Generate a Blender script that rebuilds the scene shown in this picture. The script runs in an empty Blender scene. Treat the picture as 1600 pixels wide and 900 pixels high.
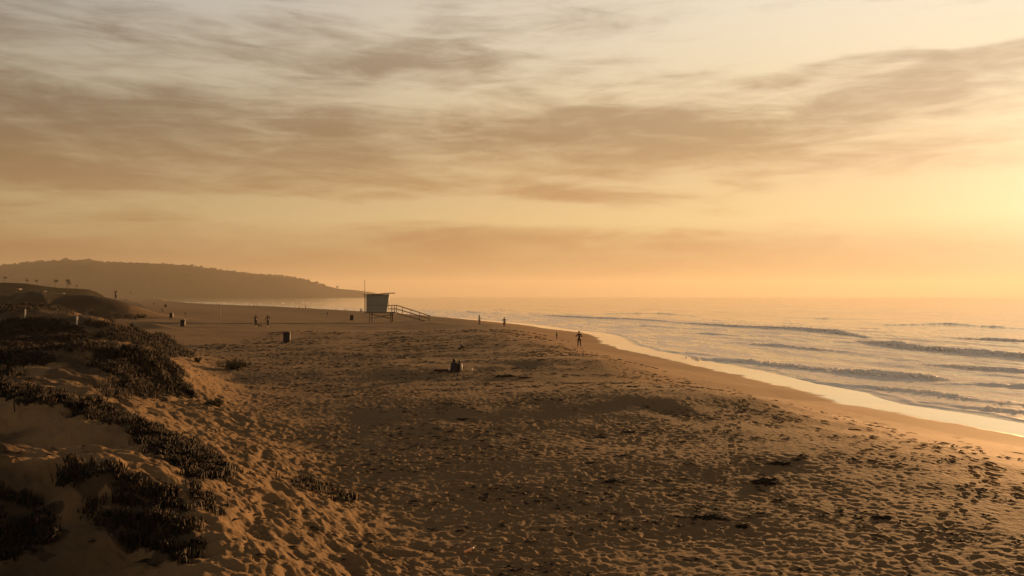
import bpy, bmesh, math, random
import numpy as np
from mathutils import Vector, Matrix, Euler

random.seed(7)
rng = np.random.default_rng(7)
R = math.radians
C = bpy.context.scene.collection
sc = bpy.context.scene

# ------------------------------------------------------------------ camera, light, exposure
EYE = 6.0            # eye height above the sea, metres
F = 1300.0           # focal length in pixels of the 1600 px wide photograph
HY = 463.0           # horizon row
cam_d = bpy.data.cameras.new('camera')
cam = bpy.data.objects.new('camera', cam_d)
C.objects.link(cam)
cam_d.sensor_width = 36.0
cam_d.lens = 36.0 * F / 1600.0
cam_d.clip_start = 0.1
cam_d.clip_end = 60000
cam.location = (0, 0, EYE)
cam.rotation_euler = (R(90) + math.atan((HY - 450) / F), 0, 0)
sc.camera = cam

SUN_AZ = R(36.5)     # to the right of the view axis
SUN_EL = R(5.2)
sun_dir = Vector((math.sin(SUN_AZ) * math.cos(SUN_EL), math.cos(SUN_AZ) * math.cos(SUN_EL), math.sin(SUN_EL)))
sun_d = bpy.data.lights.new('sun', 'SUN')
sun = bpy.data.objects.new('sun', sun_d)
C.objects.link(sun)
sun_d.energy = 5.0
sun_d.angle = R(0.8)
sun_d.color = (1.0, 0.52, 0.20)
sun.rotation_euler = (-sun_dir).to_track_quat('-Z', 'Y').to_euler()

sc.view_settings.view_transform = 'Standard'
sc.view_settings.look = 'None'
sc.view_settings.gamma = 1.0
sc.view_settings.use_curve_mapping = False
sc.view_settings.exposure = 1.5
sc.render.engine = 'CYCLES'
sc.cycles.use_denoising = True
sc.cycles.max_bounces = 5
sc.cycles.diffuse_bounces = 2
sc.cycles.glossy_bounces = 3
sc.cycles.volume_bounces = 0
sc.cycles.transparent_max_bounces = 8
sc.cycles.sample_clamp_indirect = 4.0


def lin(r, g, b):
    def f(c):
        c /= 255.0
        return c / 12.92 if c <= 0.04045 else ((c + 0.055) / 1.055) ** 2.4
    return (f(r), f(g), f(b))


class NT:
    """tiny node-tree writer"""
    def __init__(self, tree):
        self.t = tree
        self.n = tree.nodes
        self.l = tree.links

    def node(self, kind, **kw):
        nd = self.n.new(kind)
        for k, v in kw.items():
            setattr(nd, k, v)
        return nd

    def put(self, sock, v):
        if hasattr(v, 'is_output'):
            self.l.new(v, sock)
        elif isinstance(v, (tuple, list)) and sock.type == 'RGBA' and len(v) == 3:
            sock.default_value = (*v, 1)
        else:
            sock.default_value = v

    def m(self, op, a, b=0.0, c=0.0, clamp=False):
        nd = self.node('ShaderNodeMath', operation=op, use_clamp=clamp)
        for i, v in enumerate((a, b, c)):
            self.put(nd.inputs[i], v)
        return nd.outputs[0]

    def mix(self, f, a, b, blend='MIX'):
        nd = self.node('ShaderNodeMix', data_type='RGBA', blend_type=blend)
        self.put(nd.inputs[0], f)
        self.put(nd.inputs[6], a)
        self.put(nd.inputs[7], b)
        return nd.outputs[2]

    def mixf(self, f, a, b):
        nd = self.node('ShaderNodeMix', data_type='FLOAT')
        self.put(nd.inputs[0], f)
        self.put(nd.inputs[2], a)
        self.put(nd.inputs[3], b)
        return nd.outputs[0]

    def ramp(self, f, stops, interp='LINEAR'):
        nd = self.node('ShaderNodeValToRGB')
        cr = nd.color_ramp
        cr.interpolation = interp
        while len(cr.elements) < len(stops):
            cr.elements.new(0.5)
        for e, (p, c) in zip(cr.elements, stops):
            e.position = p
            e.color = (c, c, c, 1) if isinstance(c, (int, float)) else (*c, 1)
        self.put(nd.inputs[0], f)
        return nd.outputs[0]

    def noise(self, vec, scale, detail=4, rough=0.5, dist=0.0):
        nd = self.node('ShaderNodeTexNoise')
        if vec is not None:
            self.put(nd.inputs['Vector'], vec)
        nd.inputs['Scale'].default_value = scale
        nd.inputs['Detail'].default_value = detail
        nd.inputs['Roughness'].default_value = rough
        nd.inputs['Distortion'].default_value = dist
        return nd.outputs['Fac']

    def comb(self, x, y, z=0.0):
        nd = self.node('ShaderNodeCombineXYZ')
        self.put(nd.inputs[0], x)
        self.put(nd.inputs[1], y)
        self.put(nd.inputs[2], z)
        return nd.outputs[0]

    def attr(self, name):
        nd = self.node('ShaderNodeAttribute', attribute_name=name)
        return nd.outputs['Fac']

    def bump(self, h, strength=1.0, dist=0.01, normal=None):
        nd = self.node('ShaderNodeBump')
        nd.inputs['Strength'].default_value = strength
        nd.inputs['Distance'].default_value = dist
        self.put(nd.inputs['Height'], h)
        if normal is not None:
            self.put(nd.inputs['Normal'], normal)
        return nd.outputs[0]


# ------------------------------------------------------------------ sky
world = bpy.data.worlds.new('World')
sc.world = world
world.use_nodes = True
w = NT(world.node_tree)
w.n.clear()
tc = w.node('ShaderNodeTexCoord')
sep = w.node('ShaderNodeSeparateXYZ')
w.l.new(tc.outputs['Generated'], sep.inputs[0])
X, Y, Z = sep.outputs
az = w.m('ARCTAN2', X, Y)
el = w.m('ARCSINE', Z)
eld = w.m('MULTIPLY', el, 180 / math.pi)
azd = w.m('MULTIPLY', az, 180 / math.pi)
# soft large billows that sag to the right, then fine streaks
warp = w.noise(w.comb(w.m('MULTIPLY', az, 2.0), w.m('MULTIPLY', el, 5.0), 3.1), 1.6, 3, 0.5)
warp = w.m('SUBTRACT', warp, 0.5)
elw = w.m('ADD', eld, w.m('MULTIPLY', warp, 7.0))
n1 = w.noise(w.comb(w.m('MULTIPLY', az, 2.6), w.m('ADD', w.m('MULTIPLY', el, 9.0), w.m('MULTIPLY', az, .2)), 2.4), 1.7, 9, 0.56, 0.6)
n2 = w.noise(w.comb(w.m('MULTIPLY', az, 6.0), w.m('ADD', w.m('MULTIPLY', el, 34.0), w.m('MULTIPLY', az, .6)), 1.3), 1.2, 8, 0.62, 0.9)
azf = w.m('DIVIDE', w.m('ADD', azd, 35.0), 70.0)       # 0 at the left of the view, 1 at the right


def belt(centre, width, amount, wob=1.0):
    """a long soft cloud bank: centre and half width in degrees over azimuth"""
    c = w.m('MULTIPLY', w.ramp(azf, [(p, v / 30.0) for p, v in centre], 'EASE'), 30.0)
    h = w.m('MULTIPLY', w.ramp(azf, [(p, v / 30.0) for p, v in width], 'EASE'), 30.0)
    e_ = w.m('ADD', eld, w.m('MULTIPLY', warp, 5.5 * wob))
    q = w.m('DIVIDE', w.m('ABSOLUTE', w.m('SUBTRACT', e_, c)), h)
    r_ = w.node('ShaderNodeMapRange', interpolation_type='SMOOTHSTEP')
    w.put(r_.inputs[0], q)
    r_.inputs[1].default_value = 1.45
    r_.inputs[2].default_value = .35
    return w.m('MULTIPLY', r_.outputs[0], amount)


bA = belt([(0, 9.8), (.25, 9.8), (.5, 11.3), (.62, 11.0), (.75, 10.6), (.88, 12.8), (1, 13.2)], [(0, 4.2), (.3, 3.6), (.5, 2.6), (.62, 2.6), (.75, 2.0), (1, 2.4)], w.ramp(azf, [(.0, .50), (.7, .50), (.95, .34)]), .6)
bB = belt([(0, 5.0), (.5, 7.6), (.62, 6.7), (.78, 5.4), (1, 6.4)], [(0, .75), (1, .75)], w.ramp(azf, [(.30, 0.0), (.5, .42), (.78, .42), (.9, .0)]), .5)
bC = belt([(0, 2.5), (.5, 3.6), (1, 3.1)], [(0, .9), (.4, .9), (.55, .9), (1, .8)], .20, .5)
bD = belt([(0, 16.5), (.4, 15.5), (.55, 14.4), (.75, 14.0), (1, 15.5)], [(0, 1.0), (.3, 1.4), (.55, .8), (1, .5)], .30, 1.2)
base = w.ramp(w.m('DIVIDE', elw, 30.0), [(0.0, .42), (.11, .36), (.17, .14), (.23, .30), (.33, .30), (.48, .22), (.60, .24), (1.0, .4)], 'B_SPLINE')
dk = w.m('ADD', w.m('ADD', base, w.m('MAXIMUM', bA, bC)), w.m('MAXIMUM', bB, bD))
dk = w.m('ADD', dk, w.m('MULTIPLY', w.m('SUBTRACT', n1, 0.5), 1.55))
n3 = w.noise(w.comb(w.m('MULTIPLY', az, 9.0), w.m('ADD', w.m('MULTIPLY', el, 62.0), w.m('MULTIPLY', az, -2.0)), 5.5), 1.0, 9, 0.66, 1.2)
dk = w.m('ADD', dk, w.m('MULTIPLY', w.m('SUBTRACT', n2, 0.5), 1.35))
dk = w.m('ADD', dk, w.m('MULTIPLY', w.m('SUBTRACT', n3, 0.5), .8))
bE = belt([(0, 5.6), (.5, 5.7), (1, 6.0)], [(0, .7), (.5, .9), (1, 1.3)], w.ramp(azf, [(0, .12), (.3, .5), (1, .5)]), .4)
bF = belt([(0, 16.0), (.45, 13.6), (.62, 14.6), (.8, 16.5), (1, 17.0)], [(0, .5), (.45, .9), (.62, 1.8), (1, 1.6)], w.ramp(azf, [(.3, .05), (.55, .30), (1, .14)]), 1.3)
dk = w.m('SUBTRACT', dk, w.m('ADD', bE, bF))
mr = w.node('ShaderNodeMapRange', interpolation_type='SMOOTHSTEP')
w.put(mr.inputs[0], dk)
mr.inputs[1].default_value = 0.02
mr.inputs[2].default_value = 0.98
dk = mr.outputs[0]
ef = w.m('DIVIDE', eld, 30.0)
bright = w.ramp(ef, [(0.0, lin(160, 127, 88)), (.08, lin(178, 143, 98)), (.17, lin(218, 189, 135)), (.30, lin(212, 183, 138)), (.45, lin(222, 202, 166)), (.62, lin(224, 210, 186)), (1.0, lin(190, 180, 165))])
dark = w.ramp(ef, [(0.0, lin(154, 118, 80)), (.10, lin(170, 131, 90)), (.22, lin(182, 142, 98)), (.36, lin(162, 133, 99)), (.50, lin(166, 144, 117)), (.66, lin(176, 160, 140)), (1.0, lin(150, 142, 134))])
col = w.mix(dk, bright, dark)
# brightness falls away from the sun, then rises behind the camera as added fill
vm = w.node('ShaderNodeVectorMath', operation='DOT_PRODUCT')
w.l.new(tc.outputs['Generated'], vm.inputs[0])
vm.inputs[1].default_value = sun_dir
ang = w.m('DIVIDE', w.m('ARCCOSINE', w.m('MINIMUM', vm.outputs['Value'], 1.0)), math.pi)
fall_fill = w.ramp(ang, [(0.0, .54), (.05, .56), (.12, .57), (.20, .51), (.30, .40), (.38, .33), (.50, .95), (1.0, 1.3)])  # last stops: unseen rear sky raised to fill the wave faces
high = w.ramp(w.m('DIVIDE', eld, 90.0), [(0.0, 1.0), (.22, 1.0), (.34, .46), (.55, .24), (1.0, .18)])
col = w.mix(1.0, col, fall_fill, 'MULTIPLY')
col = w.mix(1.0, col, high, 'MULTIPLY')
col = w.mix(w.ramp(ang, [(.36, 0.0), (.50, 1.0)]), col, w.mix(1.0, col, (1.0, .88, .76), 'MULTIPLY'))  # rear sky also tinted warm, added to colour shadows and wave faces
cool = w.m('MULTIPLY', w.ramp(azf, [(0.0, 1.0), (.45, .2), (.7, 0.0)]), w.ramp(ef, [(0.0, 0.0), (.15, .1), (.35, 1.0)]))
col = w.mix(cool, col, w.mix(1.0, col, (.90, .99, 1.14), 'MULTIPLY'))
glow = w.ramp(ang, [(0.0, (.38, .48, .48)), (.03, (.22, .26, .23)), (.065, (.12, .13, .12)), (.12, (.03, .04, .035)), (.2, (0, 0, 0))])
col = w.mix(1.0, w.mix(1.0, col, (2.0, 2.0, 2.0), 'MULTIPLY'), glow, 'ADD')
below = w.m('GREATER_THAN', Z, -0.02)
sky = w.node('ShaderNodeTexSky', sky_type='NISHITA')
sky.sun_disc = False
sky.sun_elevation = SUN_EL
sky.sun_rotation = SUN_AZ
sky.air_density = 1.5
sky.dust_density = 3.0
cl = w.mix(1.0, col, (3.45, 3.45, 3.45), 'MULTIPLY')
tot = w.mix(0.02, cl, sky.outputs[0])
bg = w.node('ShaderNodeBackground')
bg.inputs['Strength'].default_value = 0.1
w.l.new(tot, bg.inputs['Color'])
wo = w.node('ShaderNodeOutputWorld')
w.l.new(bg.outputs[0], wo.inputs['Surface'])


# ------------------------------------------------------------------ noise in numpy
def _hash(ix, iy, seed):
    h = (ix.astype(np.int64) * 374761393 + iy.astype(np.int64) * 668265263 + seed * 1442695041) & 0xffffffff
    h = ((h ^ (h >> 13)) * 1274126177) & 0xffffffff
    h = (h ^ (h >> 16)) & 0xffffffff
    return h.astype(np.float64) / 4294967296.0


def gnoise(x, y, seed=0):
    x = np.asarray(x, float); y = np.asarray(y, float)
    ix = np.floor(x); iy = np.floor(y)
    fx = x - ix; fy = y - iy
    u = fx * fx * fx * (fx * (fx * 6 - 15) + 10)
    v = fy * fy * fy * (fy * (fy * 6 - 15) + 10)
    out = 0
    for dx in (0, 1):
        for dy in (0, 1):
            a = _hash(ix + dx, iy + dy, seed) * 2 * math.pi
            g = np.cos(a) * (fx - dx) + np.sin(a) * (fy - dy)
            out = out + g * (u if dx else 1 - u) * (v if dy else 1 - v)
    return out * 1.4


def fbm(x, y, octv=4, seed=0, gain=0.5):
    s = 0; a = 1.0
    for k in range(octv):
        s = s + a * gnoise(x, y, seed + k * 17)
        x = x * 2.03 + 5.3; y = y * 2.01 + 1.7
        a *= gain
    return s


def sstep(t, a, b):
    t = np.clip((t - a) / (b - a), 0, 1)
    return t * t * (3 - 2 * t)


# ------------------------------------------------------------------ the shape of the beach
SH = np.array([(-400, 130), (-60, 44), (-20, 33), (0, 28.5), (20, 24.2), (35, 21.6), (37.7, 20.8), (42.4, 19.6), (46.4, 17.9), (51.7, 18.3),
               (57, 17.4), (63, 16.9), (79, 14.5), (92, 12.4), (104, 11.3), (115, 12.0), (127, 12.4), (137, 11.2), (150, 7.0), (168, 3.4), (183, -0.8),
               (205, -9), (229, -18), (270, -37), (312, -58), (390, -97), (459, -141), (557, -197), (975, -400), (1300, -600), (2500, -1500), (6000, -4500)], float)


def shore_x(y):
    return np.interp(y, SH[:, 0], SH[:, 1])


def inland(x, y):
    """metres from the waterline, positive on the sand"""
    k = np.interp(y, [-400, 0, 150, 230, 400, 600, 3000], [1, 1, .97, .88, .84, .84, .8])
    return (shore_x(y) - x) * k


TOE = np.array([(-60, 30), (-20, 9), (0, 2.2), (9, .3), (14, -1.6), (20, -4.2), (26, -7.2), (41.6, -14.4), (52, -19.0), (63, -25), (90, -44), (120, -60),
                (160, -88), (200, -125), (300, -210), (600, -430), (3000, -3000)], float)
PROF = np.array([(-400, -6), (-60, -2.2), (-14, -.7), (-8, -.3), (-4.3, -.01), (-2, .03), (0, .07), (3, .30), (6, .64), (9, .98), (12, 1.25), (15, 1.32), (20, 1.18), (28, .98), (36, 1.0), (45, 1.25),
                 (60, 1.65), (90, 1.85), (130, 2.1), (300, 3.0), (1000, 6)], float)
# x, y, radius x, radius y, turn, height added
MOUNDS = [
    (-4.6, 7.6, 3.0, 1.5, -.1, .75), (-9.5, 8.5, 3.5, 1.8, 0, .5),
    (-8.8, 15.0, 3.8, 1.5, .25, .6), (-13, 21.5, 4.5, 1.7, -.42, .75), (-8.2, 18.2, 3.2, 1.0, -.55, .25), (-21, 24, 6, 2.5, 0, .8),
    (-15.6, 35.5, 3.2, 3.2, 0, 1.05), (-18.5, 41, 4, 4.0, -.4, 1.0), (-21, 35, 5, 3, 0, .6),
    (-28.5, 61, 4.2, 4.5, -.5, 1.0), (-36, 63, 5.5, 4, 0, 1.75), (-47, 58, 8, 5, 0, 1.3), (-26, 55, 2.0, 4, -.5, .5),
    (-37.5, 76, 3.4, 3, 0, 1.0), (-55, 92, 10, 6, 0, 1.2), (-42, 88, 6, 4, 0, .4),
    (-77, 150, 11, 8, 0, 3.55), (-70, 150, 6, 6, 0, .6), (-88, 148, 12, 9, 0, 1.6), (-110, 170, 30, 14, 0, 2.6), (-150, 220, 60, 20, 0, 1.5),
    (-66, 112, 9, 4, 0, .8), (-70, 128, 14, 6, .1, 1.2), (-47, 108, 3, 1.6, 0, .6),
    (-10.6, 17.4, 2.2, 1.0, .2, -.22), (-6.6, 11.4, 2.0, 1.5, -.3, -.65), (-4.2, 12.5, 1.5, 1.2, -.6, .35), (-17, 137, 9, 7, 0, .45), (-11, 139, 5, 4, 0, .2), (-22, 30, 7, 3, 0, .3),
]


def cells(x, y, cell, seed, rmin, rmax, depth, rim=0.35, keep=1.0, stretch=1.6):
    """trampled sand: a pit with a pushed-up rim in each jittered cell"""
    gx = np.floor(x / cell); gy = np.floor(y / cell)
    out = np.zeros_like(x)
    for dx in (-1, 0, 1):
        for dy in (-1, 0, 1):
            cx = gx + dx; cy = gy + dy
            jx = (cx + .5 + (_hash(cx, cy, seed) - .5) * .9) * cell
            jy = (cy + .5 + (_hash(cx, cy, seed + 1) - .5) * .9) * cell
            a = _hash(cx, cy, seed + 2) * 6.283
            r = rmin + (rmax - rmin) * _hash(cx, cy, seed + 3)
            on = (_hash(cx, cy, seed + 4) < keep)
            px = x - jx; py = y - jy
            ca = np.cos(a); sa = np.sin(a)
            q = np.sqrt(((px * ca + py * sa) / stretch) ** 2 + (-px * sa + py * ca) ** 2) / r
            out = out + on * depth * (r / rmax) * (-np.exp(-(q ** 2) * 1.3) * 1.0 + rim * np.exp(-((q - 1.35) / .38) ** 2))
    return out


def large(x, y):
    x = np.asarray(x, float); y = np.asarray(y, float)
    u = inland(x, y)
    un = u + 1.1 * gnoise(y / 9.0, x / 30.0, 5) * sstep(u, -3, 3)
    z = np.interp(un, PROF[:, 0], PROF[:, 1])
    # terraces left by the last high tides: rise towards a crest line, drop behind it
    onb = sstep(u, 5.5, 11)
    for (yc, up, down, amp, x0, x1, sk, sd) in [(36.5, 6, 8, .50, -9, 15, .10, 3), (57, 6, 9, .42, -14, 13, .20, 4), (80, 7, 11, .42, -22, 8, .12, 5),
                                        (110, 12, 12, .32, -50, 4, .1, 6), (26, 5, 5, .16, -4, 20, -.1, 7), (68, 5, 5, .12, -20, 2, -.1, 8)]:
        t = y - (yc + sk * (x - 5) + 1.5 * gnoise(x / 6.0, 0 * x, sd) + .7 * gnoise(x / 1.7, y / 2.5, sd + 50))
        ww = np.where(t < 0, np.exp(-(t / up) ** 2 * 1.6), np.exp(-(t / down) ** 2 * 1.6))
        z = z + amp * ww * sstep(x, x0 - 9, x0 + 5) * (1 - sstep(x, x1 - 2, x1 + 4)) * onb
    z = z + onb * (.11 * fbm(x / 15.0, y / 8.0, 3, 21) + .03 * fbm(x / 3.5, y / 2.6, 2, 31))
    # dunes
    wd = np.interp(y, TOE[:, 0], TOE[:, 1]) - x
    wn = wd + 1.3 * gnoise(x / 5.0, y / 5.0, 41)
    pl = sstep(wn, -2.0, 7.0)
    dz = pl * 1.75
    for (mx, my, rx, ry, tn, h) in MOUNDS:
        c = math.cos(tn); s = math.sin(tn)
        px = (x - mx) * c + (y - my) * s
        py = -(x - mx) * s + (y - my) * c
        q = (px / rx) ** 2 + (py / ry) ** 2
        dz = dz + h * np.exp(-q)
    rough = sstep(wd, 0, 6)
    far = sstep(y, 60, 140)
    dz = dz + rough * (.30 * fbm(x / 7.0, y / 6.0, 4, 51) * (1 + far) + .17 * fbm(x / 1.9, y / 1.5, 3, 61))
    z = z + dz
    return z, u, wd


def height(x, y, fine=True):
    z, u, wd = large(x, y)
    if fine:
        r = np.hypot(x, y)
        d = (.28 * sstep(u, 5.0, 11.0) + .72 * sstep(u, 14.0, 28.0)) * (1 - .75 * sstep(wd, 2.0, 7.0)) * (1 - sstep(r, 60, 130))
        patch = .85 + .9 * fbm(x / 3.2, y / 2.4, 3, 71)
        near = 1 - sstep(r, 24, 60) * .35
        wx = x + .10 * gnoise(x / .35, y / .35, 95); wy = y + .10 * gnoise(x / .35, y / .35, 96)
        tr = cells(wx, wy, .31, 100, .06, .12, .044, keep=.8) + cells(wx + 3.7, wy + 1.9, .50, 200, .07, .14, .045, keep=.5, stretch=2.0) + cells(wx + 1.2, wy + 8.9, .19, 300, .035, .07, .020, keep=.8) + .022 * fbm(x / .9, y / .7, 3, 97) + .024 * fbm(x / .26, y / .17, 3, 98) * (1 - .6 * sstep(r, 20, 45))
        z = z + d * np.clip(patch, .38, 1.4) * near * tr
        # single lines of prints on the smooth sand by the water
        sp = sstep(u, 2.5, 6) * (1 - sstep(u, 9, 14)) * (1 - sstep(r, 70, 120))
        z = z + sp * cells(x, y, 1.05, 400, .10, .18, .06, keep=.36)
        # soft pushed sand on the dune flank
        fl = sstep(wd, -3.5, 1.5) * (1 - sstep(r, 50, 80))
        vx = x + .22 * gnoise(x / .8, y / .8, 83); vy = y + .22 * gnoise(x / .8, y / .8, 84)
        z = z + fl * (cells(vx, vy, .78, 500, .11, .24, .085, rim=.28, keep=.6, stretch=2.2) + .02 * fbm(x / .24, y / .2, 3, 85) + .075 * fbm(x / .60, y / .42, 4, 81) + .05 * np.abs(gnoise((x + .55 * y) / .8, (y - .5 * x) / 2.6, 82))) * .9
        z = z + .010 * fbm(x / .23, y / .2, 2, 91) * sstep(u, 5, 12) * (1 - sstep(r, 25, 50))
    return z


def h1(x, y):
    return float(height(np.array([x], float), np.array([y], float))[0])


def spot(px, py):
    """where the sight line through a pixel of the photograph meets the sand"""
    t = 4.0 * 1.0022 ** np.arange(3000)
    x = (px - 800) / F * t
    z = EYE - (py - HY) / F * t
    g = large(x, t)[0]
    i = int(np.argmax(g >= z))
    if g[i] < z[i]:
        i = len(t) - 1
    return float(x[i]), float(t[i])


# ------------------------------------------------------------------ object helpers
def new_obj(name, mesh, parent=None):
    o = bpy.data.objects.new(name, mesh)
    C.objects.link(o)
    if parent is not None:
        o.parent = parent
    return o


def tag(o, label=None, cat=None, group=None, kind=None):
    if label:
        o['label'] = label
    if cat:
        o['category'] = cat
    if group:
        o['group'] = group
    if kind:
        o['kind'] = kind
    return o


def empty(name, loc, rz=0.0, s=1.0):
    o = bpy.data.objects.new(name, None)
    C.objects.link(o)
    o.location = loc
    o.rotation_euler = (0, 0, rz)
    o.scale = (s, s, s)
    o.empty_display_size = 0.2
    return o


def mesh_np(name, co, faces, mat, attrs=None, smooth=True):
    """mesh from numpy arrays; faces is an (n, k) array"""
    me = bpy.data.meshes.new(name)
    n = len(co); k = faces.shape[1]; nf = len(faces)
    me.vertices.add(n)
    me.vertices.foreach_set('co', np.ascontiguousarray(co, dtype=np.float32).ravel())
    me.loops.add(nf * k)
    me.loops.foreach_set('vertex_index', np.ascontiguousarray(faces, dtype=np.int32).ravel())
    me.polygons.add(nf)
    me.polygons.foreach_set('loop_start', np.arange(0, nf * k, k, dtype=np.int32))
    me.polygons.foreach_set('loop_total', np.full(nf, k, dtype=np.int32))
    me.polygons.foreach_set('use_smooth', np.full(nf, smooth))
    me.update(calc_edges=True)
    if attrs:
        for an, av in attrs.items():
            a = me.attributes.new(an, 'FLOAT', 'POINT')
            a.data.foreach_set('value', np.ascontiguousarray(av, dtype=np.float32))
    if mat:
        me.materials.append(mat)
    return me


def bm_obj(name, bm, mat, parent=None, smooth=False):
    me = bpy.data.meshes.new(name)
    bmesh.ops.recalc_face_normals(bm, faces=bm.faces)
    bm.to_mesh(me)
    bm.free()
    if smooth:
        for p in me.polygons:
            p.use_smooth = True
    me.materials.append(mat)
    return new_obj(name, me, parent)


def box(bm, c, s, rot=(0, 0, 0), bevel=0.0):
    r = bmesh.ops.create_cube(bm, size=1.0)
    M = Matrix.Translation(c) @ Euler(rot).to_matrix().to_4x4() @ Matrix.Diagonal((*s, 1))
    bmesh.ops.transform(bm, matrix=M, verts=r['verts'])
    if bevel:
        es = list({e for v in r['verts'] for e in v.link_edges})
        bmesh.ops.bevel(bm, geom=es, offset=bevel, segments=2, affect='EDGES', profile=.6)


def bar(bm, a, b, w_, h_=None, seg=4):
    """square or round bar from a to b"""
    a = Vector(a); b = Vector(b)
    d = b - a
    h_ = h_ or w_
    q = d.to_track_quat('Z', 'Y').to_matrix().to_4x4()
    M = Matrix.Translation((a + b) / 2) @ q
    if seg == 4:
        r = bmesh.ops.create_cube(bm, size=1.0)
        M = M @ Matrix.Diagonal((w_, h_, d.length, 1))
    else:
        r = bmesh.ops.create_cone(bm, cap_ends=True, segments=seg, radius1=w_ / 2, radius2=h_ / 2, depth=d.length)
    bmesh.ops.transform(bm, matrix=M, verts=r['verts'])


# ------------------------------------------------------------------ materials
def mat_new(name):
    m = bpy.data.materials.new(name)
    m.use_nodes = True
    t = NT(m.node_tree)
    b = m.node_tree.nodes['Principled BSDF']
    return m, t, b


def simple(name, col, rough=.7, var=.25, scale=8.0, metal=0.0, bump=.0, spec=.4):
    m, t, b = mat_new(name)
    o = t.node('ShaderNodeTexCoord').outputs['Object']
    n = t.noise(o, scale, 5, .6)
    c = t.mix(n, tuple(x * (1 - var) for x in col), tuple(min(1, x * (1 + var)) for x in col))
    t.put(b.inputs['Base Color'], c)
    b.inputs['Roughness'].default_value = rough
    b.inputs['Metallic'].default_value = metal
    b.inputs['Specular IOR Level'].default_value = spec
    if bump:
        t.put(b.inputs['Normal'], t.bump(t.noise(o, scale * 4, 4, .6), 1.0, bump))
    return m


def sand_material():
    m, t, b = mat_new('sand')
    pos = t.node('ShaderNodeNewGeometry').outputs['Position']
    wet = t.attr('wet'); damp = t.attr('damp'); lit = t.attr('litter')
    n = t.noise(pos, .35, 6, .6)
    n2 = t.noise(pos, 9.0, 6, .65)
    dry = t.mix(n, (.112, .072, .038), (.170, .112, .058))
    dry = t.mix(t.m('MULTIPLY', n2, .55), dry, (.080, .058, .036))
    dry = t.mix(t.ramp(t.noise(pos, 55.0, 3, .7), [(.0, 0.0), (.60, 0.0), (.72, .5), (1.0, .6)]), dry, (.07, .052, .036))
    dm = t.mix(n, (.120, .060, .021), (.150, .077, .028))
    c = t.mix(damp, dry, dm)
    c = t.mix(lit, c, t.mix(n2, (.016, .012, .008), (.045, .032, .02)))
    c = t.mix(wet, c, (.075, .050, .030))
    t.put(b.inputs['Base Color'], c)
    t.put(b.inputs['Roughness'], t.mixf(wet, t.mixf(damp, .95, .90), .12))
    t.put(b.inputs['Specular IOR Level'], t.mixf(wet, t.mixf(damp, .08, .07), .60))
    t.put(b.inputs['Coat Weight'], wet)
    b.inputs['Coat Roughness'].default_value = .05
    b.inputs['Coat IOR'].default_value = 1.6
    h = t.m('ADD', t.m('MULTIPLY', t.noise(pos, 38.0, 5, .7), .5), t.m('MULTIPLY', t.noise(pos, 7.0, 4, .6), 2.6))
    k = t.m('SUBTRACT', 1.0, t.m('MAXIMUM', wet, t.m('MULTIPLY', damp, .85)))
    t.put(b.inputs['Normal'], t.bump(t.m('MULTIPLY', h, k), .55, .035))
    return m


def water_material():
    m, t, b = mat_new('sea_water')
    pos = t.node('ShaderNodeNewGeometry').outputs['Position']
    foam = t.attr('foam')
    mp = t.node('ShaderNodeMapping')
    t.l.new(pos, mp.inputs[0])
    mp.inputs['Rotation'].default_value = (0, 0, R(14))
    mp.inputs['Scale'].default_value = (1.0, .30, 1)
    n = t.noise(mp.outputs[0], 1.3, 8, .62, .3)
    n2 = t.noise(pos, 5.0, 6, .6)
    br = t.m('ADD', foam, t.m('MULTIPLY', t.m('SUBTRACT', n, .5), 1.1))
    br = t.m('ADD', br, t.m('MULTIPLY', t.m('SUBTRACT', n2, .5), .45))
    mr_ = t.node('ShaderNodeMapRange', interpolation_type='SMOOTHSTEP')
    t.put(mr_.inputs[0], br)
    mr_.inputs[1].default_value = .38
    mr_.inputs[2].default_value = .62
    fm = mr_.outputs[0]
    t.put(b.inputs['Base Color'], t.mix(t.m('MULTIPLY', foam, 2.2, 0, True), (.075, .070, .052), (.34, .28, .22)))
    b.inputs['IOR'].default_value = 1.333
    t.put(b.inputs['Roughness'], t.mixf(fm, .07, .30))
    b.inputs['Specular IOR Level'].default_value = .5
    h = t.m('ADD', t.noise(mp.outputs[0], .9, 6, .55), t.m('MULTIPLY', t.noise(pos, 3.1, 5, .6), .25))
    t.put(b.inputs['Normal'], t.bump(h, .5, .12))
    d = t.node('ShaderNodeBsdfDiffuse')
    d.inputs['Color'].default_value = (.88, .86, .84, 1)
    tl = t.node('ShaderNodeBsdfTranslucent')
    tl.inputs['Color'].default_value = (.75, .72, .68, 1)
    nb = t.bump(t.noise(pos, 4.0, 6, .7), .7, .18)
    t.put(d.inputs['Normal'], nb)
    ms = t.node('ShaderNodeMixShader')
    ms.inputs[0].default_value = .12
    t.l.new(d.outputs[0], ms.inputs[1])
    t.l.new(tl.outputs[0], ms.inputs[2])
    mm = t.node('ShaderNodeMixShader')
    t.put(mm.inputs[0], t.m('MULTIPLY', fm, .72))
    t.l.new(b.outputs[0], mm.inputs[1])
    t.l.new(ms.outputs[0], mm.inputs[2])
    out = m.node_tree.nodes['Material Output']
    t.l.new(mm.outputs[0], out.inputs['Surface'])
    return m


def plant_material(name, c1, c2, c3):
    m, t, b = mat_new(name)
    k = t.attr('tint')
    t.put(b.inputs['Base Color'], t.ramp(k, [(0.0, c1), (.5, c2), (.92, c3), (1.0, c3)]))
    b.inputs['Roughness'].default_value = .7
    b.inputs['Specular IOR Level'].default_value = .12
    return m


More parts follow.
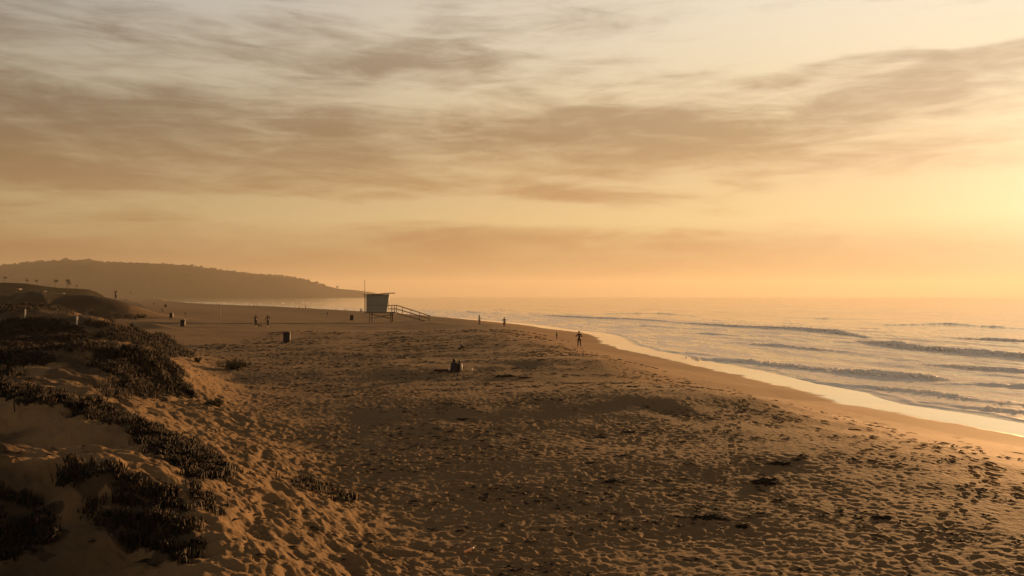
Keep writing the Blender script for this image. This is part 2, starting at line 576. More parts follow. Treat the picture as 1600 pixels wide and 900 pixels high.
M_sand = sand_material()
M_water = water_material()
M_ice = plant_material('ice_plant', (.004, .005, .002), (.009, .007, .004), (.026, .013, .008))
M_shrub = plant_material('shrub', (.030, .026, .014), (.050, .038, .020), (.09, .065, .035))
M_hill = simple('hill_scrub', (.012, .011, .007), 1.0, .7, .012, spec=.0)
M_tree = simple('far_foliage', (.022, .024, .012), .9, .4, 2.0)
M_trunk = simple('trunk_bark', (.05, .036, .024), .9, .3, 6.0)
M_teal = simple('painted_board', (.112, .118, .104), .65, .12, 1.3, bump=.004)
M_wood = simple('weathered_wood', (.105, .070, .044), .8, .3, 3.0, bump=.003)
M_roof = simple('roof_felt', (.12, .10, .08), .85, .25, 2.0)
M_pole = simple('pole_paint', (.16, .12, .09), .6, .2, 2.0)
M_bin = simple('bin_blue', (.008, .010, .019), .7, .2, 4.0, spec=.1)
M_lid = simple('bin_rim', (.06, .022, .018), .5, .25, 4.0)
M_white = simple('white_paint', (.42, .38, .34), .5, .1, 5.0)
M_skin = simple('skin', (.17, .09, .055), .55, .08, 8.0)
M_hair = simple('hair', (.018, .012, .009), .5, .3, 40.0)
M_dark = simple('dark_cloth', (.018, .016, .018), .85, .3, 12.0, bump=.004, spec=.08)
M_brown = simple('brown_cloth', (.034, .021, .016), .85, .3, 12.0, bump=.004, spec=.08)
M_grey = simple('grey_cloth', (.17, .135, .12), .85, .2, 12.0, bump=.004, spec=.08)
M_kelp = simple('dried_kelp', (.010, .007, .005), .9, .5, 14.0, spec=.1)
M_bin_sunlit = simple('bin_sunlit', (.15, .14, .13), .6, .15, 5.0)  # paler tone for the sunlit side of the bins
M_orange = simple('orange_plastic', (.60, .26, .13), .4, .15, 10.0)
M_cream = simple('cream_stucco', (.34, .28, .22), .85, .15, .4)
M_tile = simple('dark_roof_tile', (.08, .05, .035), .85, .2, .8)
M_glass = simple('dark_glass', (.02, .02, .022), .12, .1, 1.0)
M_bird = simple('gull_feather', (.10, .09, .085), .8, .3, 6.0)
M_dog = simple('dog_fur', (.045, .03, .02), .85, .4, 20.0, bump=.004)


# ------------------------------------------------------------------ ground sheet, one piece out past the horizon
def polar(r_list, a_list):
    rr, aa = np.meshgrid(r_list, a_list, indexing='ij')
    x = rr * np.sin(aa); y = rr * np.cos(aa)
    nr, na = rr.shape
    i = np.arange(nr - 1)[:, None] * na
    j = np.arange(na)[None, :]
    j2 = (j + 1) % na
    f = np.stack([(i + j), (i + na + j), (i + na + j2), (i + j2)], -1).reshape(-1, 4)[:, ::-1]
    return x.ravel(), y.ravel(), f


def radii(r0, r1, base, k):
    out = [r0]
    while out[-1] < r1:
        r = out[-1]
        out.append(r + base + (r * r / k if r < 90 else min(r * r / k, .65 + (r - 90) * .008 + max(0, r - 300) * .04)) + (0 if r < 900 else r * .01))
    return np.array(out)


ang_d = np.linspace(R(-36), R(36), 1150)
ang = np.concatenate([ang_d, R(36) + np.linspace(0, R(288), 130)[1:-1]])
rad = np.concatenate([[.3, 1, 2, 3, 4, 4.8, 5.6, 6.3, 6.9, 7.4, 7.8], radii(8.1, 1100, .018, 12500), [1400, 2000, 3500, 6000, 9000, 12000]])
gx, gy, gf = polar(rad, ang)
gz = height(gx, gy)
rr = np.hypot(gx, gy)
_, gu, gw = large(gx, gy)
ue = gu + .5 * gnoise(gy / 2.2, gx / 2.2, 11) + .35 * gnoise(gy / .9, gx / 5, 12)
wet = 1 - sstep(ue, -.25, .30)
damp = (1 - sstep(gu + 1.2 * gnoise(gx / 3.0, gy / 3.0, 13), 8.0, 14.5))
# single walkers' trails of footprints
for (x0_, y0_, x1_, y1_, bend, k0) in [(-3, 11.5, 9, 31, 1.5, 1), (4, 12, 16.5, 30, -1.2, 2), (9, 13, 3, 34, 1.0, 3), (12, 15, 15.5, 36, .6, 4), (-2, 20, 14, 27, -1.0, 5),
                                       (6, 22, 15.5, 45, 1.4, 6), (14.5, 20, 13, 50, .8, 7), (0, 27, 12, 33, .7, 8), (10, 40, 6, 80, 1.5, 10)]:
    Ln = math.hypot(x1_ - x0_, y1_ - y0_); nst = int(Ln / .68)
    dx_, dy_ = (x1_ - x0_) / Ln, (y1_ - y0_) / Ln
    bx = (gx > min(x0_, x1_) - 3) & (gx < max(x0_, x1_) + 3) & (gy > min(y0_, y1_) - 1) & (gy < max(y0_, y1_) + 1)
    idx = np.where(bx)[0]
    X_ = gx[idx]; Y_ = gy[idx]
    for q in range(nst):
        t_ = (q + .5) / nst
        off = bend * math.sin(math.pi * t_) + (.13 if q % 2 else -.13) + rng.uniform(-.04, .04)
        cx_ = x0_ + dx_ * Ln * t_ - dy_ * off; cy_ = y0_ + dy_ * Ln * t_ + dx_ * off
        m = (np.abs(X_ - cx_) < .5) & (np.abs(Y_ - cy_) < .5)
        a_ = (X_[m] - cx_) * dx_ + (Y_[m] - cy_) * dy_; b_ = -(X_[m] - cx_) * dy_ + (Y_[m] - cy_) * dx_
        qq = np.sqrt((a_ / .17) ** 2 + (b_ / .075) ** 2)
        gz[idx[m]] += .042 * (-np.exp(-qq ** 2) + .45 * np.exp(-((qq - 1.5) / .4) ** 2))
# open sea bed and the land behind the dunes
gz = np.where(rr > 1100, np.where(gu > 0, 2.5, -9.0), gz)

# ground cover patches as outlines on the ground (pixel outline -> sand)
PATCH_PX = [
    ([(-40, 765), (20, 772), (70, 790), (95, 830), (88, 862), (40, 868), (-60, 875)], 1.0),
    ([(95, 728), (150, 720), (205, 736), (262, 762), (300, 800), (322, 850), (300, 872), (262, 872), (225, 852), (190, 846), (150, 822), (165, 790), (150, 772), (110, 745)], .9),  # mat widened here; its dark colour also stands in for shadow on sand
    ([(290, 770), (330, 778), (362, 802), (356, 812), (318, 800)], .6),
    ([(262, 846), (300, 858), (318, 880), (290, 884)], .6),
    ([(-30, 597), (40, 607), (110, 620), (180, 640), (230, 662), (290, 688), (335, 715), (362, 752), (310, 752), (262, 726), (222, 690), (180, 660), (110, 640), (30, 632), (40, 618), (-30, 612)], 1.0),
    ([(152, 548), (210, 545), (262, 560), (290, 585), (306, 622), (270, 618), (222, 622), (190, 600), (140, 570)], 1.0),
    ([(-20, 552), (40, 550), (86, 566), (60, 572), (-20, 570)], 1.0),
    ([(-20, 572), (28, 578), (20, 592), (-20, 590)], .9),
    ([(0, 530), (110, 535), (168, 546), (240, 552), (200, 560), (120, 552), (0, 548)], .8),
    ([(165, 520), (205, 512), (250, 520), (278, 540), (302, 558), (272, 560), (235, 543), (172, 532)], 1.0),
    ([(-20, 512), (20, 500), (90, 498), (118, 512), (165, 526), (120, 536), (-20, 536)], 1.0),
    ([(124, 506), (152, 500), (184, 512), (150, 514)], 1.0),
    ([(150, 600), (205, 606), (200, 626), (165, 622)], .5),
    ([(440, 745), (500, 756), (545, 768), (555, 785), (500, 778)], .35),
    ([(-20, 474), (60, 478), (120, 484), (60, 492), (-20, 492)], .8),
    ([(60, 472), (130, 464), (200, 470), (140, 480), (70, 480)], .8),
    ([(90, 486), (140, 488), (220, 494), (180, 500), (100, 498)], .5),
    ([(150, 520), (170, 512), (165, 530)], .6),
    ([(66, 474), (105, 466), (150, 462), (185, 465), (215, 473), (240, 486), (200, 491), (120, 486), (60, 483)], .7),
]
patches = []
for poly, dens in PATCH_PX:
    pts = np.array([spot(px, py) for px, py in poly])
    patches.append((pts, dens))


def inside(px, py, poly):
    c = np.zeros(px.shape, bool)
    n = len(poly)
    for i in range(n):
        x1, y1 = poly[i]; x2, y2 = poly[(i + 1) % n]
        hit = ((y1 > py) != (y2 > py)) & (px < (x2 - x1) * (py - y1) / (y2 - y1 + 1e-9) + x1)
        c ^= hit
    return c


litter = np.zeros_like(gx)  # plant litter, plus overall darkening of the dune sand
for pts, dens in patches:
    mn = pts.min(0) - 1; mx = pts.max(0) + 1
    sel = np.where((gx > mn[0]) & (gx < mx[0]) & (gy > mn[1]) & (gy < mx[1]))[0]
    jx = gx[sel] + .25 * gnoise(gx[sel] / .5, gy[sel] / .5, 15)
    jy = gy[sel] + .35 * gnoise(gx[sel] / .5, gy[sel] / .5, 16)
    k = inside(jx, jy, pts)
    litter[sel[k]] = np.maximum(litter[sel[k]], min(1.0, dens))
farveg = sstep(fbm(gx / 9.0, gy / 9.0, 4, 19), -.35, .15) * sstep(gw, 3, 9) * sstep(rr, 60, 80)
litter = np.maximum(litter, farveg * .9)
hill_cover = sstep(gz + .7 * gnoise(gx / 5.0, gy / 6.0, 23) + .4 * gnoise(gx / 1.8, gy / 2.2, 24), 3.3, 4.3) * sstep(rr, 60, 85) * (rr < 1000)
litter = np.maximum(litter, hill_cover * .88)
dune_dark = sstep(fbm(gx / 2.6, gy / 2.0, 4, 29), -.45, .45) * sstep(gw, 3, 7) * .93  # darkens the dune sand in broad random patches
litter = np.maximum(litter, dune_dark * (1 - .5 * sstep(rr, 60, 120)))
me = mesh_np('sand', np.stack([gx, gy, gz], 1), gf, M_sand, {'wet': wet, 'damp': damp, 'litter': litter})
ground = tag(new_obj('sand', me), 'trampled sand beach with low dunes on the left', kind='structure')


# ------------------------------------------------------------------ sea with breaking waves
def pxw(px, py, z=0.0):
    d = (EYE - z) * F / (py - HY)
    return ((px - 800) / F * d, d)


# crest as pixels, height, width of front, foam amount
WAVES = [
    ([(1040, 503), (1100, 507), (1160, 511), (1240, 514), (1310, 520), (1350, 527)], [.1, .45, .6, .75, .8, .3], .95),
    ([(1345, 534), (1385, 538), (1430, 545), (1500, 551), (1560, 556), (1620, 560), (1800, 572), (2100, 585)], [.3, .75, .85, .8, .85, .8, .8, .6], 1.0),
    ([(1050, 557), (1110, 562), (1180, 567), (1240, 573), (1310, 580), (1340, 583), (1400, 589), (1450, 592), (1490, 594)], [.05, .28, .40, .40, .38, .60, .60, .5, .05], .95),
    ([(1210, 588), (1290, 600), (1360, 606), (1420, 611), (1450, 613), (1520, 624), (1600, 634), (1700, 642)], [.05, .12, .22, .3, .28, .16, .2, .15], .8),
    ([(930, 491), (965, 490), (1030, 490), (1090, 494)], [.1, .6, .7, .1], .25),
    ([(1320, 507), (1390, 508), (1480, 507), (1560, 512), (1640, 516)], [.1, .4, .7, .5, .1], .12),
    ([(1480, 601), (1530, 601), (1560, 603), (1640, 606), (1750, 612)], [.05, .3, .5, .5, .2], .3),
    ([(850, 493), (870, 494), (930, 497), (990, 499), (1060, 503)], [.1, .55, .6, .5, .2], .55),
    ([(740, 485), (780, 484), (810, 486)], [.1, .7, .1], .1),
    ([(690, 489), (730, 487), (760, 490)], [.1, .5, .1], .3),
    ([(1380, 623), (1460, 630), (1560, 640), (1640, 650)], [.03, .12, .18, .12], .8),
    ([(385, 471), (420, 470), (450, 472)], [.2, 1.2, .2], .1),
    ([(425, 474), (470, 473), (505, 475)], [.2, .9, .2], .4),
    ([(1050, 520), (1100, 521), (1170, 525)], [.05, .3, .05], .3),
    ([(1130, 536), (1200, 539), (1290, 547), (1360, 556)], [.05, .34, .30, .05], .8),
    ([(1430, 569), (1500, 573), (1580, 580), (1680, 588)], [.05, .36, .34, .2], .75),
    ([(1480, 528), (1540, 530), (1620, 535)], [.05, .4, .3], .6),
    ([(1200, 497), (1290, 498), (1380, 500)], [.05, .5, .05], .15),
    ([(960, 508), (1020, 510), (1090, 514)], [.05, .35, .05], .4),
    ([(1010, 547), (1080, 552), (1150, 560)], [.05, .15, .05], .7),
]
sa = np.concatenate([np.linspace(R(-36), R(40), 1000), R(40) + np.linspace(0, R(284), 90)[1:-1]])
srad = np.concatenate([[.5, 4, 8, 14, 18, 21], radii(23, 1400, .04, 26000), 1400 * 1.09 ** np.arange(1, 26)])
sx, sy, sf = polar(srad, sa)
sr = np.hypot(sx, sy)
su = -inland(sx, sy)          # metres seaward
fade = 1 - sstep(sr, 900, 2200)
th = R(14)
ax = sx * math.cos(th) + sy * math.sin(th)      # across the crests
ay = -sx * math.sin(th) + sy * math.cos(th)
gap = sr * sr / 12000 + .05
sz = (.085 * fbm(ax / 6.5, ay / 21.0, 2, 301) + .065 * fbm(ax / 2.0, ay / 5.0, 3, 311) * (1 - sstep(sr, 110, 240))) * sstep(su, 4, 22)
sz = sz + .16 * gnoise(ax / 17.0, ay / 70.0, 321) * sstep(su, 25, 80) * fade + .3 * gnoise(ax / 40.0, ay / 200.0, 322) * sstep(sr, 200, 500) * fade
foam = .47 * (1 - sstep(su, 30, 85)) + .14 * (1 - sstep(su, 70, 160)) - .02
foam = foam * .85 + .34 * fbm(ax / 3.2, ay / 13.0, 4, 331)
foam = foam + (.10 + .30 * (1 - sstep(su, 20, 110)) - foam) * .8 * sstep(sr, 250, 520)
BLOBS = []
for pts, amps, fo in WAVES:
    P = np.array([pxw(*p) for p in pts])
    seg = np.diff(P, axis=0)
    L = np.concatenate([[0], np.cumsum(np.hypot(seg[:, 0], seg[:, 1]))])
    mn = P.min(0) - 25; mx = P.max(0) + 25
    sel = np.where((sx > mn[0]) & (sx < mx[0]) & (sy > mn[1]) & (sy < mx[1]))[0]
    x = sx[sel]; y = sy[sel]
    best = np.full(len(sel), 1e9); sd = np.zeros(len(sel)); tt = np.zeros(len(sel)); over = np.zeros(len(sel))
    for i in range(len(seg)):
        l = L[i + 1] - L[i]
        tx, ty = seg[i] / l
        raw = (x - P[i, 0]) * tx + (y - P[i, 1]) * ty
        t = np.clip(raw, 0, l)
        dx = x - (P[i, 0] + tx * t); dy = y - (P[i, 1] + ty * t)
        d = np.hypot(dx, dy)
        k = d < best
        best[k] = d[k]
        # positive = seaward side (to the right of the shore, larger x)
        side = np.sign(dx * abs(ty) + dy * abs(tx) * .6 + 1e-9) if abs(ty) > .3 else np.sign(dy)
        sd[k] = (d * side)[k]
        tt[k] = (L[i] + t)[k]
        over[k] = np.where((raw < 0) & (i == 0), -raw, np.where((raw > l) & (i == len(seg) - 1), raw - l, 0))[k]
    A = .44 * np.interp(tt, L, amps) * np.exp(-(over / 4.0) ** 2)
    wob = .9 * gnoise(tt / 3.0, 0 * tt, 401 + len(pts)) + .35 * gnoise(tt / .9, 0 * tt, 403)
    sdw = sd + wob * (.5 + A)
    A = A * (1 + .55 * gnoise(tt / 5.2, sd / 6.0, 404) + .40 * gnoise(tt / 1.5, sd / 1.5, 405) + .30 * gnoise(tt / .5, sd / .5, 407))
    A = np.maximum(A, 0)
    wf = .35 + .45 * A                              # steep shoreward face
    wb = 1.3 + 2.4 * A
    prof = np.where(sdw < 0, np.exp(-(sdw / wf) ** 2), np.exp(-(sdw / wb) ** 2))
    if fo > .5 and P[:, 1].max() < 320:
        nb = int(L[-1] * 34)
        tb_ = rng.uniform(0, L[-1], nb)
        Ab = .44 * np.interp(tb_, L, amps)
        px_ = np.interp(tb_, L, P[:, 0]); py_ = np.interp(tb_, L, P[:, 1])
        k_ = np.clip(np.searchsorted(L, tb_) - 1, 0, len(seg) - 1)
        nx_ = seg[k_, 1] / (L[k_ + 1] - L[k_]); ny_ = -seg[k_, 0] / (L[k_ + 1] - L[k_])
        flip = np.where(nx_ < 0, -1, 1); nx_ = nx_ * flip; ny_ = ny_ * flip      # seaward
        wobb = .9 * gnoise(tb_ / 3.0, 0 * tb_, 401 + len(pts)) + .35 * gnoise(tb_ / .9, 0 * tb_, 403)
        keepb = (Ab * (1 + .9 * gnoise(tb_ / 4.0, 0 * tb_, 421)) > rng.uniform(.05, .30, nb))
        off = -wobb * (.5 + Ab) + rng.normal(-.10, .30, nb) - rng.exponential(.35, nb) * .6
        zb = Ab * np.clip(np.exp(-((off + wobb * (.5 + Ab)) / (.5 + .5 * Ab)) ** 2), 0, 1) * 1.0 + rng.uniform(-.04, .05, nb)
        BLOBS.append(np.stack([px_ + nx_ * off, py_ + ny_ * off, zb, rng.uniform(.04, .12, nb) * (.6 + 1.6 * Ab)], 1)[keepb])
    sz[sel] += A * prof
    ff = np.where(sdw < 0, np.exp(-(sdw / (1.1 + A * 1.6)) ** 2), np.exp(-(sdw / (.5 + .7 * A)) ** 2)) * np.minimum(A * 5.0, 1)
    lip = np.exp(-((sdw - .25) / .55) ** 2) * sstep(A + .12 * gnoise(x / .7, y / .7, 411), .10, .22)
    sz[sel] += lip * fo * .10 * np.abs(gnoise(x / .45, y / .45, 412))
    foam[sel] = foam[sel] * (1 - .4 * prof * np.minimum(A * 2, 1)) + ff * fo * 1.9 + lip * fo
# thin front of the last wave running up the sand
fl = su + .5 * gnoise(sy / 4.0, sx / 4.0, 341) + .25 * gnoise(sy / 1.1, sx / 3, 342)
edge = np.exp(-((fl - 4.6) / .35) ** 2)
fl2 = su + 1.1 * gnoise(sy / 6.0, sx / 5.0, 351) + .4 * gnoise(sy / 1.6, sx / 2, 352)
edge2 = np.exp(-((fl2 - 6.9) / .45) ** 2) * sstep(gnoise(sy / 4.0, sx / 9.0, 353), -.2, .3)
foam = np.maximum(foam, edge2 * .8 * fade)
foam = np.maximum(foam, edge * .9 * fade)
foam = np.where(sr > 1000, 0, foam)
sz = sz + .05 * edge
sz = np.where(su < 3.6, np.minimum(sz, -.03), sz)
me = mesh_np('sea', np.stack([sx, sy, sz], 1), sf, M_water, {'foam': np.clip(foam, 0, 1.3)})
tag(new_obj('sea', me), 'evening sea with low breaking waves', kind='structure')

# broken whitewater along the crests: small lumps of foam
BL = np.concatenate(BLOBS)
ico = bmesh.new(); bmesh.ops.create_icosphere(ico, subdivisions=1, radius=1.0)
iv = np.array([tuple(v.co) for v in ico.verts]); ifc = np.array([[v.index for v in f.verts] for f in ico.faces]); ico.free()
nb = len(BL)
jit = 1 + .35 * rng.uniform(-1, 1, (nb, len(iv), 1))
sc3 = BL[:, None, 3:4] * np.stack([rng.uniform(.8, 2.2, nb), rng.uniform(.8, 2.2, nb), rng.uniform(.6, 1.1, nb)], 1)[:, None, :]
co = BL[:, None, :3] + iv[None] * jit * sc3
ff_ = (np.arange(nb)[:, None, None] * len(iv) + ifc[None]).reshape(-1, 3)
mf, tf, bf = mat_new('sea_foam')
bf.inputs['Base Color'].default_value = (.86, .84, .82, 1)
bf.inputs['Roughness'].default_value = .7
tlf = tf.node('ShaderNodeBsdfTranslucent'); tlf.inputs['Color'].default_value = (.86, .82, .78, 1)
mxf = tf.node('ShaderNodeMixShader'); mxf.inputs[0].default_value = .4
tf.l.new(bf.outputs[0], mxf.inputs[1]); tf.l.new(tlf.outputs[0], mxf.inputs[2]); tf.l.new(mxf.outputs[0], mf.node_tree.nodes['Material Output'].inputs['Surface'])
print('foam lumps', nb)
tag(new_obj('whitewater', mesh_np('whitewater', co.reshape(-1, 3), ff_, mf)), 'broken white foam along the wave crests', kind='stuff')

# ------------------------------------------------------------------ far hills and the low bluff
RIDGE = [(-420, 425, 3600), (-200, 422, 3600), (-60, 419, 3600), (0, 417, 3600), (35, 415, 3600), (62, 411.5, 3600), (100, 410, 3600), (128, 409.5, 3600), (160, 411.5, 3650),
         (200, 413, 3700), (245, 414, 3750), (300, 417, 3850), (350, 424, 4000), (395, 429.5, 4150), (440, 432, 4300), (470, 437, 4450), (500, 445, 4600), (530, 451.5, 4800),
         (560, 454, 5000), (585, 457, 5200), (602, 462.6, 5400)]


def hill_obj(name, ridge, half, label, seed, z_base=-3.0, foot=1.0):
    R_ = np.array([((px - 800) / F * d, d, EYE + (HY - py) / F * d) for px, py, d in ridge])
    n = 260
    s = np.linspace(0, len(R_) - 1, n)
    ii = np.arange(len(R_))
    cx = np.interp(s, ii, R_[:, 0]); cy = np.interp(s, ii, R_[:, 1]); cz = np.interp(s, ii, R_[:, 2])
    def sm(q, w_):
        k_ = np.hanning(w_ + 2)[1:-1]; k_ /= k_.sum()
        return np.convolve(np.pad(q, w_ // 2, mode='edge'), k_, 'valid')
    cx = sm(cx, 41); cy = sm(cy, 41); cz = sm(cz, 7)
    v = np.linspace(-1, 1, 81)
    S, V = np.meshgrid(np.arange(n), v, indexing='ij')
    hw = half * (0.35 + .65 * (cz[S] / cz.max()))
    # spread the flanks towards and away from the camera
    dn = np.hypot(cx, cy)
    ux = (cx / dn)[S]; uy = (cy / dn)[S]
    x = cx[S] + ux * V * hw; y = cy[S] + uy * V * hw
    prof = np.cos(np.abs(V) ** 1.15 * math.pi / 2) ** 1.3
    gul = fbm(x / (half * .25), y / (half * .25), 5, seed)
    z = z_base + (cz[S] - z_base) * np.clip(prof * (1 + .13 * gul * (np.abs(V) > .04) * np.minimum(np.abs(V) * 3, 1)), 0, 1.0)
    co = np.stack([x.ravel(), y.ravel(), z.ravel()], 1)
    i = np.arange(n - 1)[:, None] * 81; j = np.arange(80)[None, :]
    f = np.stack([i + j, i + 81 + j, i + 82 + j, i + 1 + j], -1).reshape(-1, 4)
    me = mesh_np(name, co, f, M_hill)
    return tag(new_obj(name, me), label, kind='structure'), (cx, cy, cz)


hills, hr = hill_obj('hills', RIDGE, 950, 'long wooded headland fading in haze behind the beach', 501)
BLUFF = [(-350, 436, 560), (-120, 440, 600), (0, 442, 640), (25, 443, 650), (50, 444.5, 660), (75, 448, 680), (100, 450.5, 700), (125, 451.2, 720), (140, 452.5, 740), (152, 457, 770), (165, 464, 800)]
bluff, br_ = hill_obj('bluff_terrain', BLUFF, 150, 'low bluff with palms and houses left of the headland', 511, z_base=2.0)

# trees along the skyline of the headland: far-off wood
tb = bmesh.new()
for k in range(620):
    s = random.random() * (len(hr[0]) - 1)
    i = int(s)
    x, y, z = hr[0][i], hr[1][i], hr[2][i]
    px = 800 + F * x / y
    if px > 505 or px < -60:
        continue
    h = random.choice([6, 8, 10, 12]) * (1.0 if px > 230 else 1.2)
    if random.random() < .06:
        h *= 1.5
    r = bmesh.ops.create_icosphere(tb, subdivisions=1, radius=1.0)
    M = Matrix.Translation((x + random.uniform(-14, 14), y + random.uniform(-30, 20), z + h * .18)) @ Matrix.Diagonal((h * random.uniform(.5, 1.1), h * .8, h * .62, 1))
    bmesh.ops.transform(tb, matrix=M, verts=r['verts'])
    for v in r['verts']:
        v.co += Vector((random.uniform(-1, 1), random.uniform(-1, 1), random.uniform(-1, 1))) * h * .16
tag(bm_obj('woods', tb, M_tree), 'far trees along the headland skyline', kind='stuff')


def palm_meshes():
    bt = bmesh.new()
    prev = None
    for k in range(5):
        a = Vector((.10 * k * k * .25, 0, k * 1.5)); b_ = Vector((.10 * (k + 1) ** 2 * .25, 0, (k + 1) * 1.5))
        bar(bt, a, b_, .42 - .035 * k, .40 - .035 * k, 7)
    top = Vector((.10 * 25 * .25, 0, 7.5))
    bc = bmesh.new()
    for k in range(60):
        a = random.uniform(0, 6.283); up = random.uniform(-.5, 1.1)
        L_ = random.uniform(1.5, 2.3)
        pts = []
        for s in range(5):
            t = s / 4
            pts.append(top + Vector((math.cos(a) * L_ * t, math.sin(a) * L_ * t, L_ * (up * t - .75 * t * t))))
        sd = Vector((-math.sin(a), math.cos(a), 0)) * .28
        vs = []
        for s, p in enumerate(pts):
            wd_ = (.35, 1, .95, .7, .08)[s]
            vs.append((bc.verts.new(p - sd * wd_ + Vector((0, 0, -.12 * wd_))), bc.verts.new(p), bc.verts.new(p + sd * wd_ + Vector((0, 0, -.12 * wd_)))))
        for s in range(4):
            for q in (0, 1):
                bc.faces.new((vs[s][q], vs[s][q + 1], vs[s + 1][q + 1], vs[s + 1][q]))
    return bt, bc


bt, bc = palm_meshes()
bluff_z = {}


def bluff_at(px, dpx=0):
    """top of the bluff under a column of the photograph"""
    B = np.array(BLUFF, float)
    d = float(np.interp(px, B[:, 0], B[:, 2])); py = float(np.interp(px, B[:, 0], B[:, 1]))
    return (px - 800) / F * d, d, EYE + (HY - py) / F * d


palm0 = empty('palm_tree', (0, 0, 0))
bm_obj('trunk', bt, M_trunk, palm0)
bm_obj('crown', bc, M_tree, palm0)
palms = [(7, 6.5, 'leftmost palm tree on the crest of the low bluff'), (42, 5, 'short palm between the two taller ones on the low bluff'), (58, 5.5, 'full crowned palm on the middle of the low bluff'),
         (87, 8, 'slim tall palm standing alone on the falling bluff'), (105, 9, 'tallest palm of the pair near the end of the bluff'), (109.5, 6, 'lower palm leaning beside the tallest one on the bluff'),
         (120, 4.0, 'smallest palm at the seaward end of the bluff')]
for k, (px, hp, lab) in enumerate(palms):
    x, y, z = bluff_at(px)
    if k == 0:
        o = palm0
    else:
        o = palm0.copy(); C.objects.link(o)
        for ch in list(palm0.children):
            c = ch.copy(); C.objects.link(c); c.parent = o
    s = hp * y / F / 5.0
    o.location = (x, y, z - .35)
    o.scale = (s * 1.25, s * 1.25, s)
    o.rotation_euler = (0, 0, k * 1.9)
    tag(o, lab, 'palm tree', 'palm trees on the far bluff')

# a few houses half lost in the haze on the bluff
for k, (px, wpx, hpx, dn, lab) in enumerate([(67, 8, 3.2, 0, 'pale flat fronted house under the falling part of the bluff'), (97, 7, 3.0, 0, 'pale house just below the tallest palm'), (28, 9, 3.4, 0, 'pale wide house near the left end of the bluff'),
                                  (10, 5, 3.5, 0, 'pale narrow house below the leftmost palm')]):
    B = np.array(BLUFF, float)
    d = float(np.interp(px, B[:, 0], B[:, 2])) - 62
    py = float(np.interp(px, B[:, 0], B[:, 1])) + 7.5
    x = (px - 800) / F * d; zt = EYE + (HY - py) / F * d
    W = wpx * d / F; Hh = hpx * d / F
    o = empty('house', (x, d, zt - Hh))
    bmh = bmesh.new(); box(bmh, (0, 0, Hh * .4 - 3), (W, W * .8, Hh * .8 + 6)); bm_obj('wall', bmh, M_cream, o)
    bmh = bmesh.new()
    vs = [bmh.verts.new(p) for p in ((-W * .55, -W * .45, Hh * .802), (W * .55, -W * .45, Hh * .802), (W * .55, W * .45, Hh * .802), (-W * .55, W * .45, Hh * .802), (-W * .4, 0, Hh), (W * .4, 0, Hh))]
    for q in ((0, 1, 5, 4), (2, 3, 4, 5), (1, 2, 5), (3, 0, 4), (3, 2, 1, 0)):
        bmh.faces.new([vs[i] for i in q])
    bm_obj('roof', bmh, M_tile, o)
    for wx in (-.3, 0, .3):
        bmh = bmesh.new(); box(bmh, (wx * W, -W * .4 - .01, Hh * .45), (W * .14, .06, Hh * .28)); bm_obj('window', bmh, M_glass, o)
    tag(o, lab, 'house', 'houses on the far bluff')

# lone tree near the tip of the headland
x, y, z = [float(v) for v in ((527 - 800) / F * 4780, 4780, EYE + (HY - 451) / F * 4780)]
o = empty('round_tree', (x, y, z - 4))
b_ = bmesh.new(); bar(b_, (0, 0, -2), (0, 0, 12), 2.0, 1.2, 7); bm_obj('trunk', b_, M_trunk, o)
b_ = bmesh.new()
for k in range(16):
    r = bmesh.ops.create_icosphere(b_, subdivisions=2, radius=random.uniform(2.2, 3.6))
    bmesh.ops.translate(b_, verts=r['verts'], vec=(random.uniform(-4.5, 4.5), random.uniform(-4, 4), 13 + random.uniform(-3.5, 4.5)))
    for v in r['verts']:
        v.co += Vector((random.uniform(-1, 1), random.uniform(-1, 1), random.uniform(-1, 1))) * .6
bm_obj('crown', b_, M_tree, o)
tag(o, 'single tall tree standing on the low tip of the headland', 'tree')


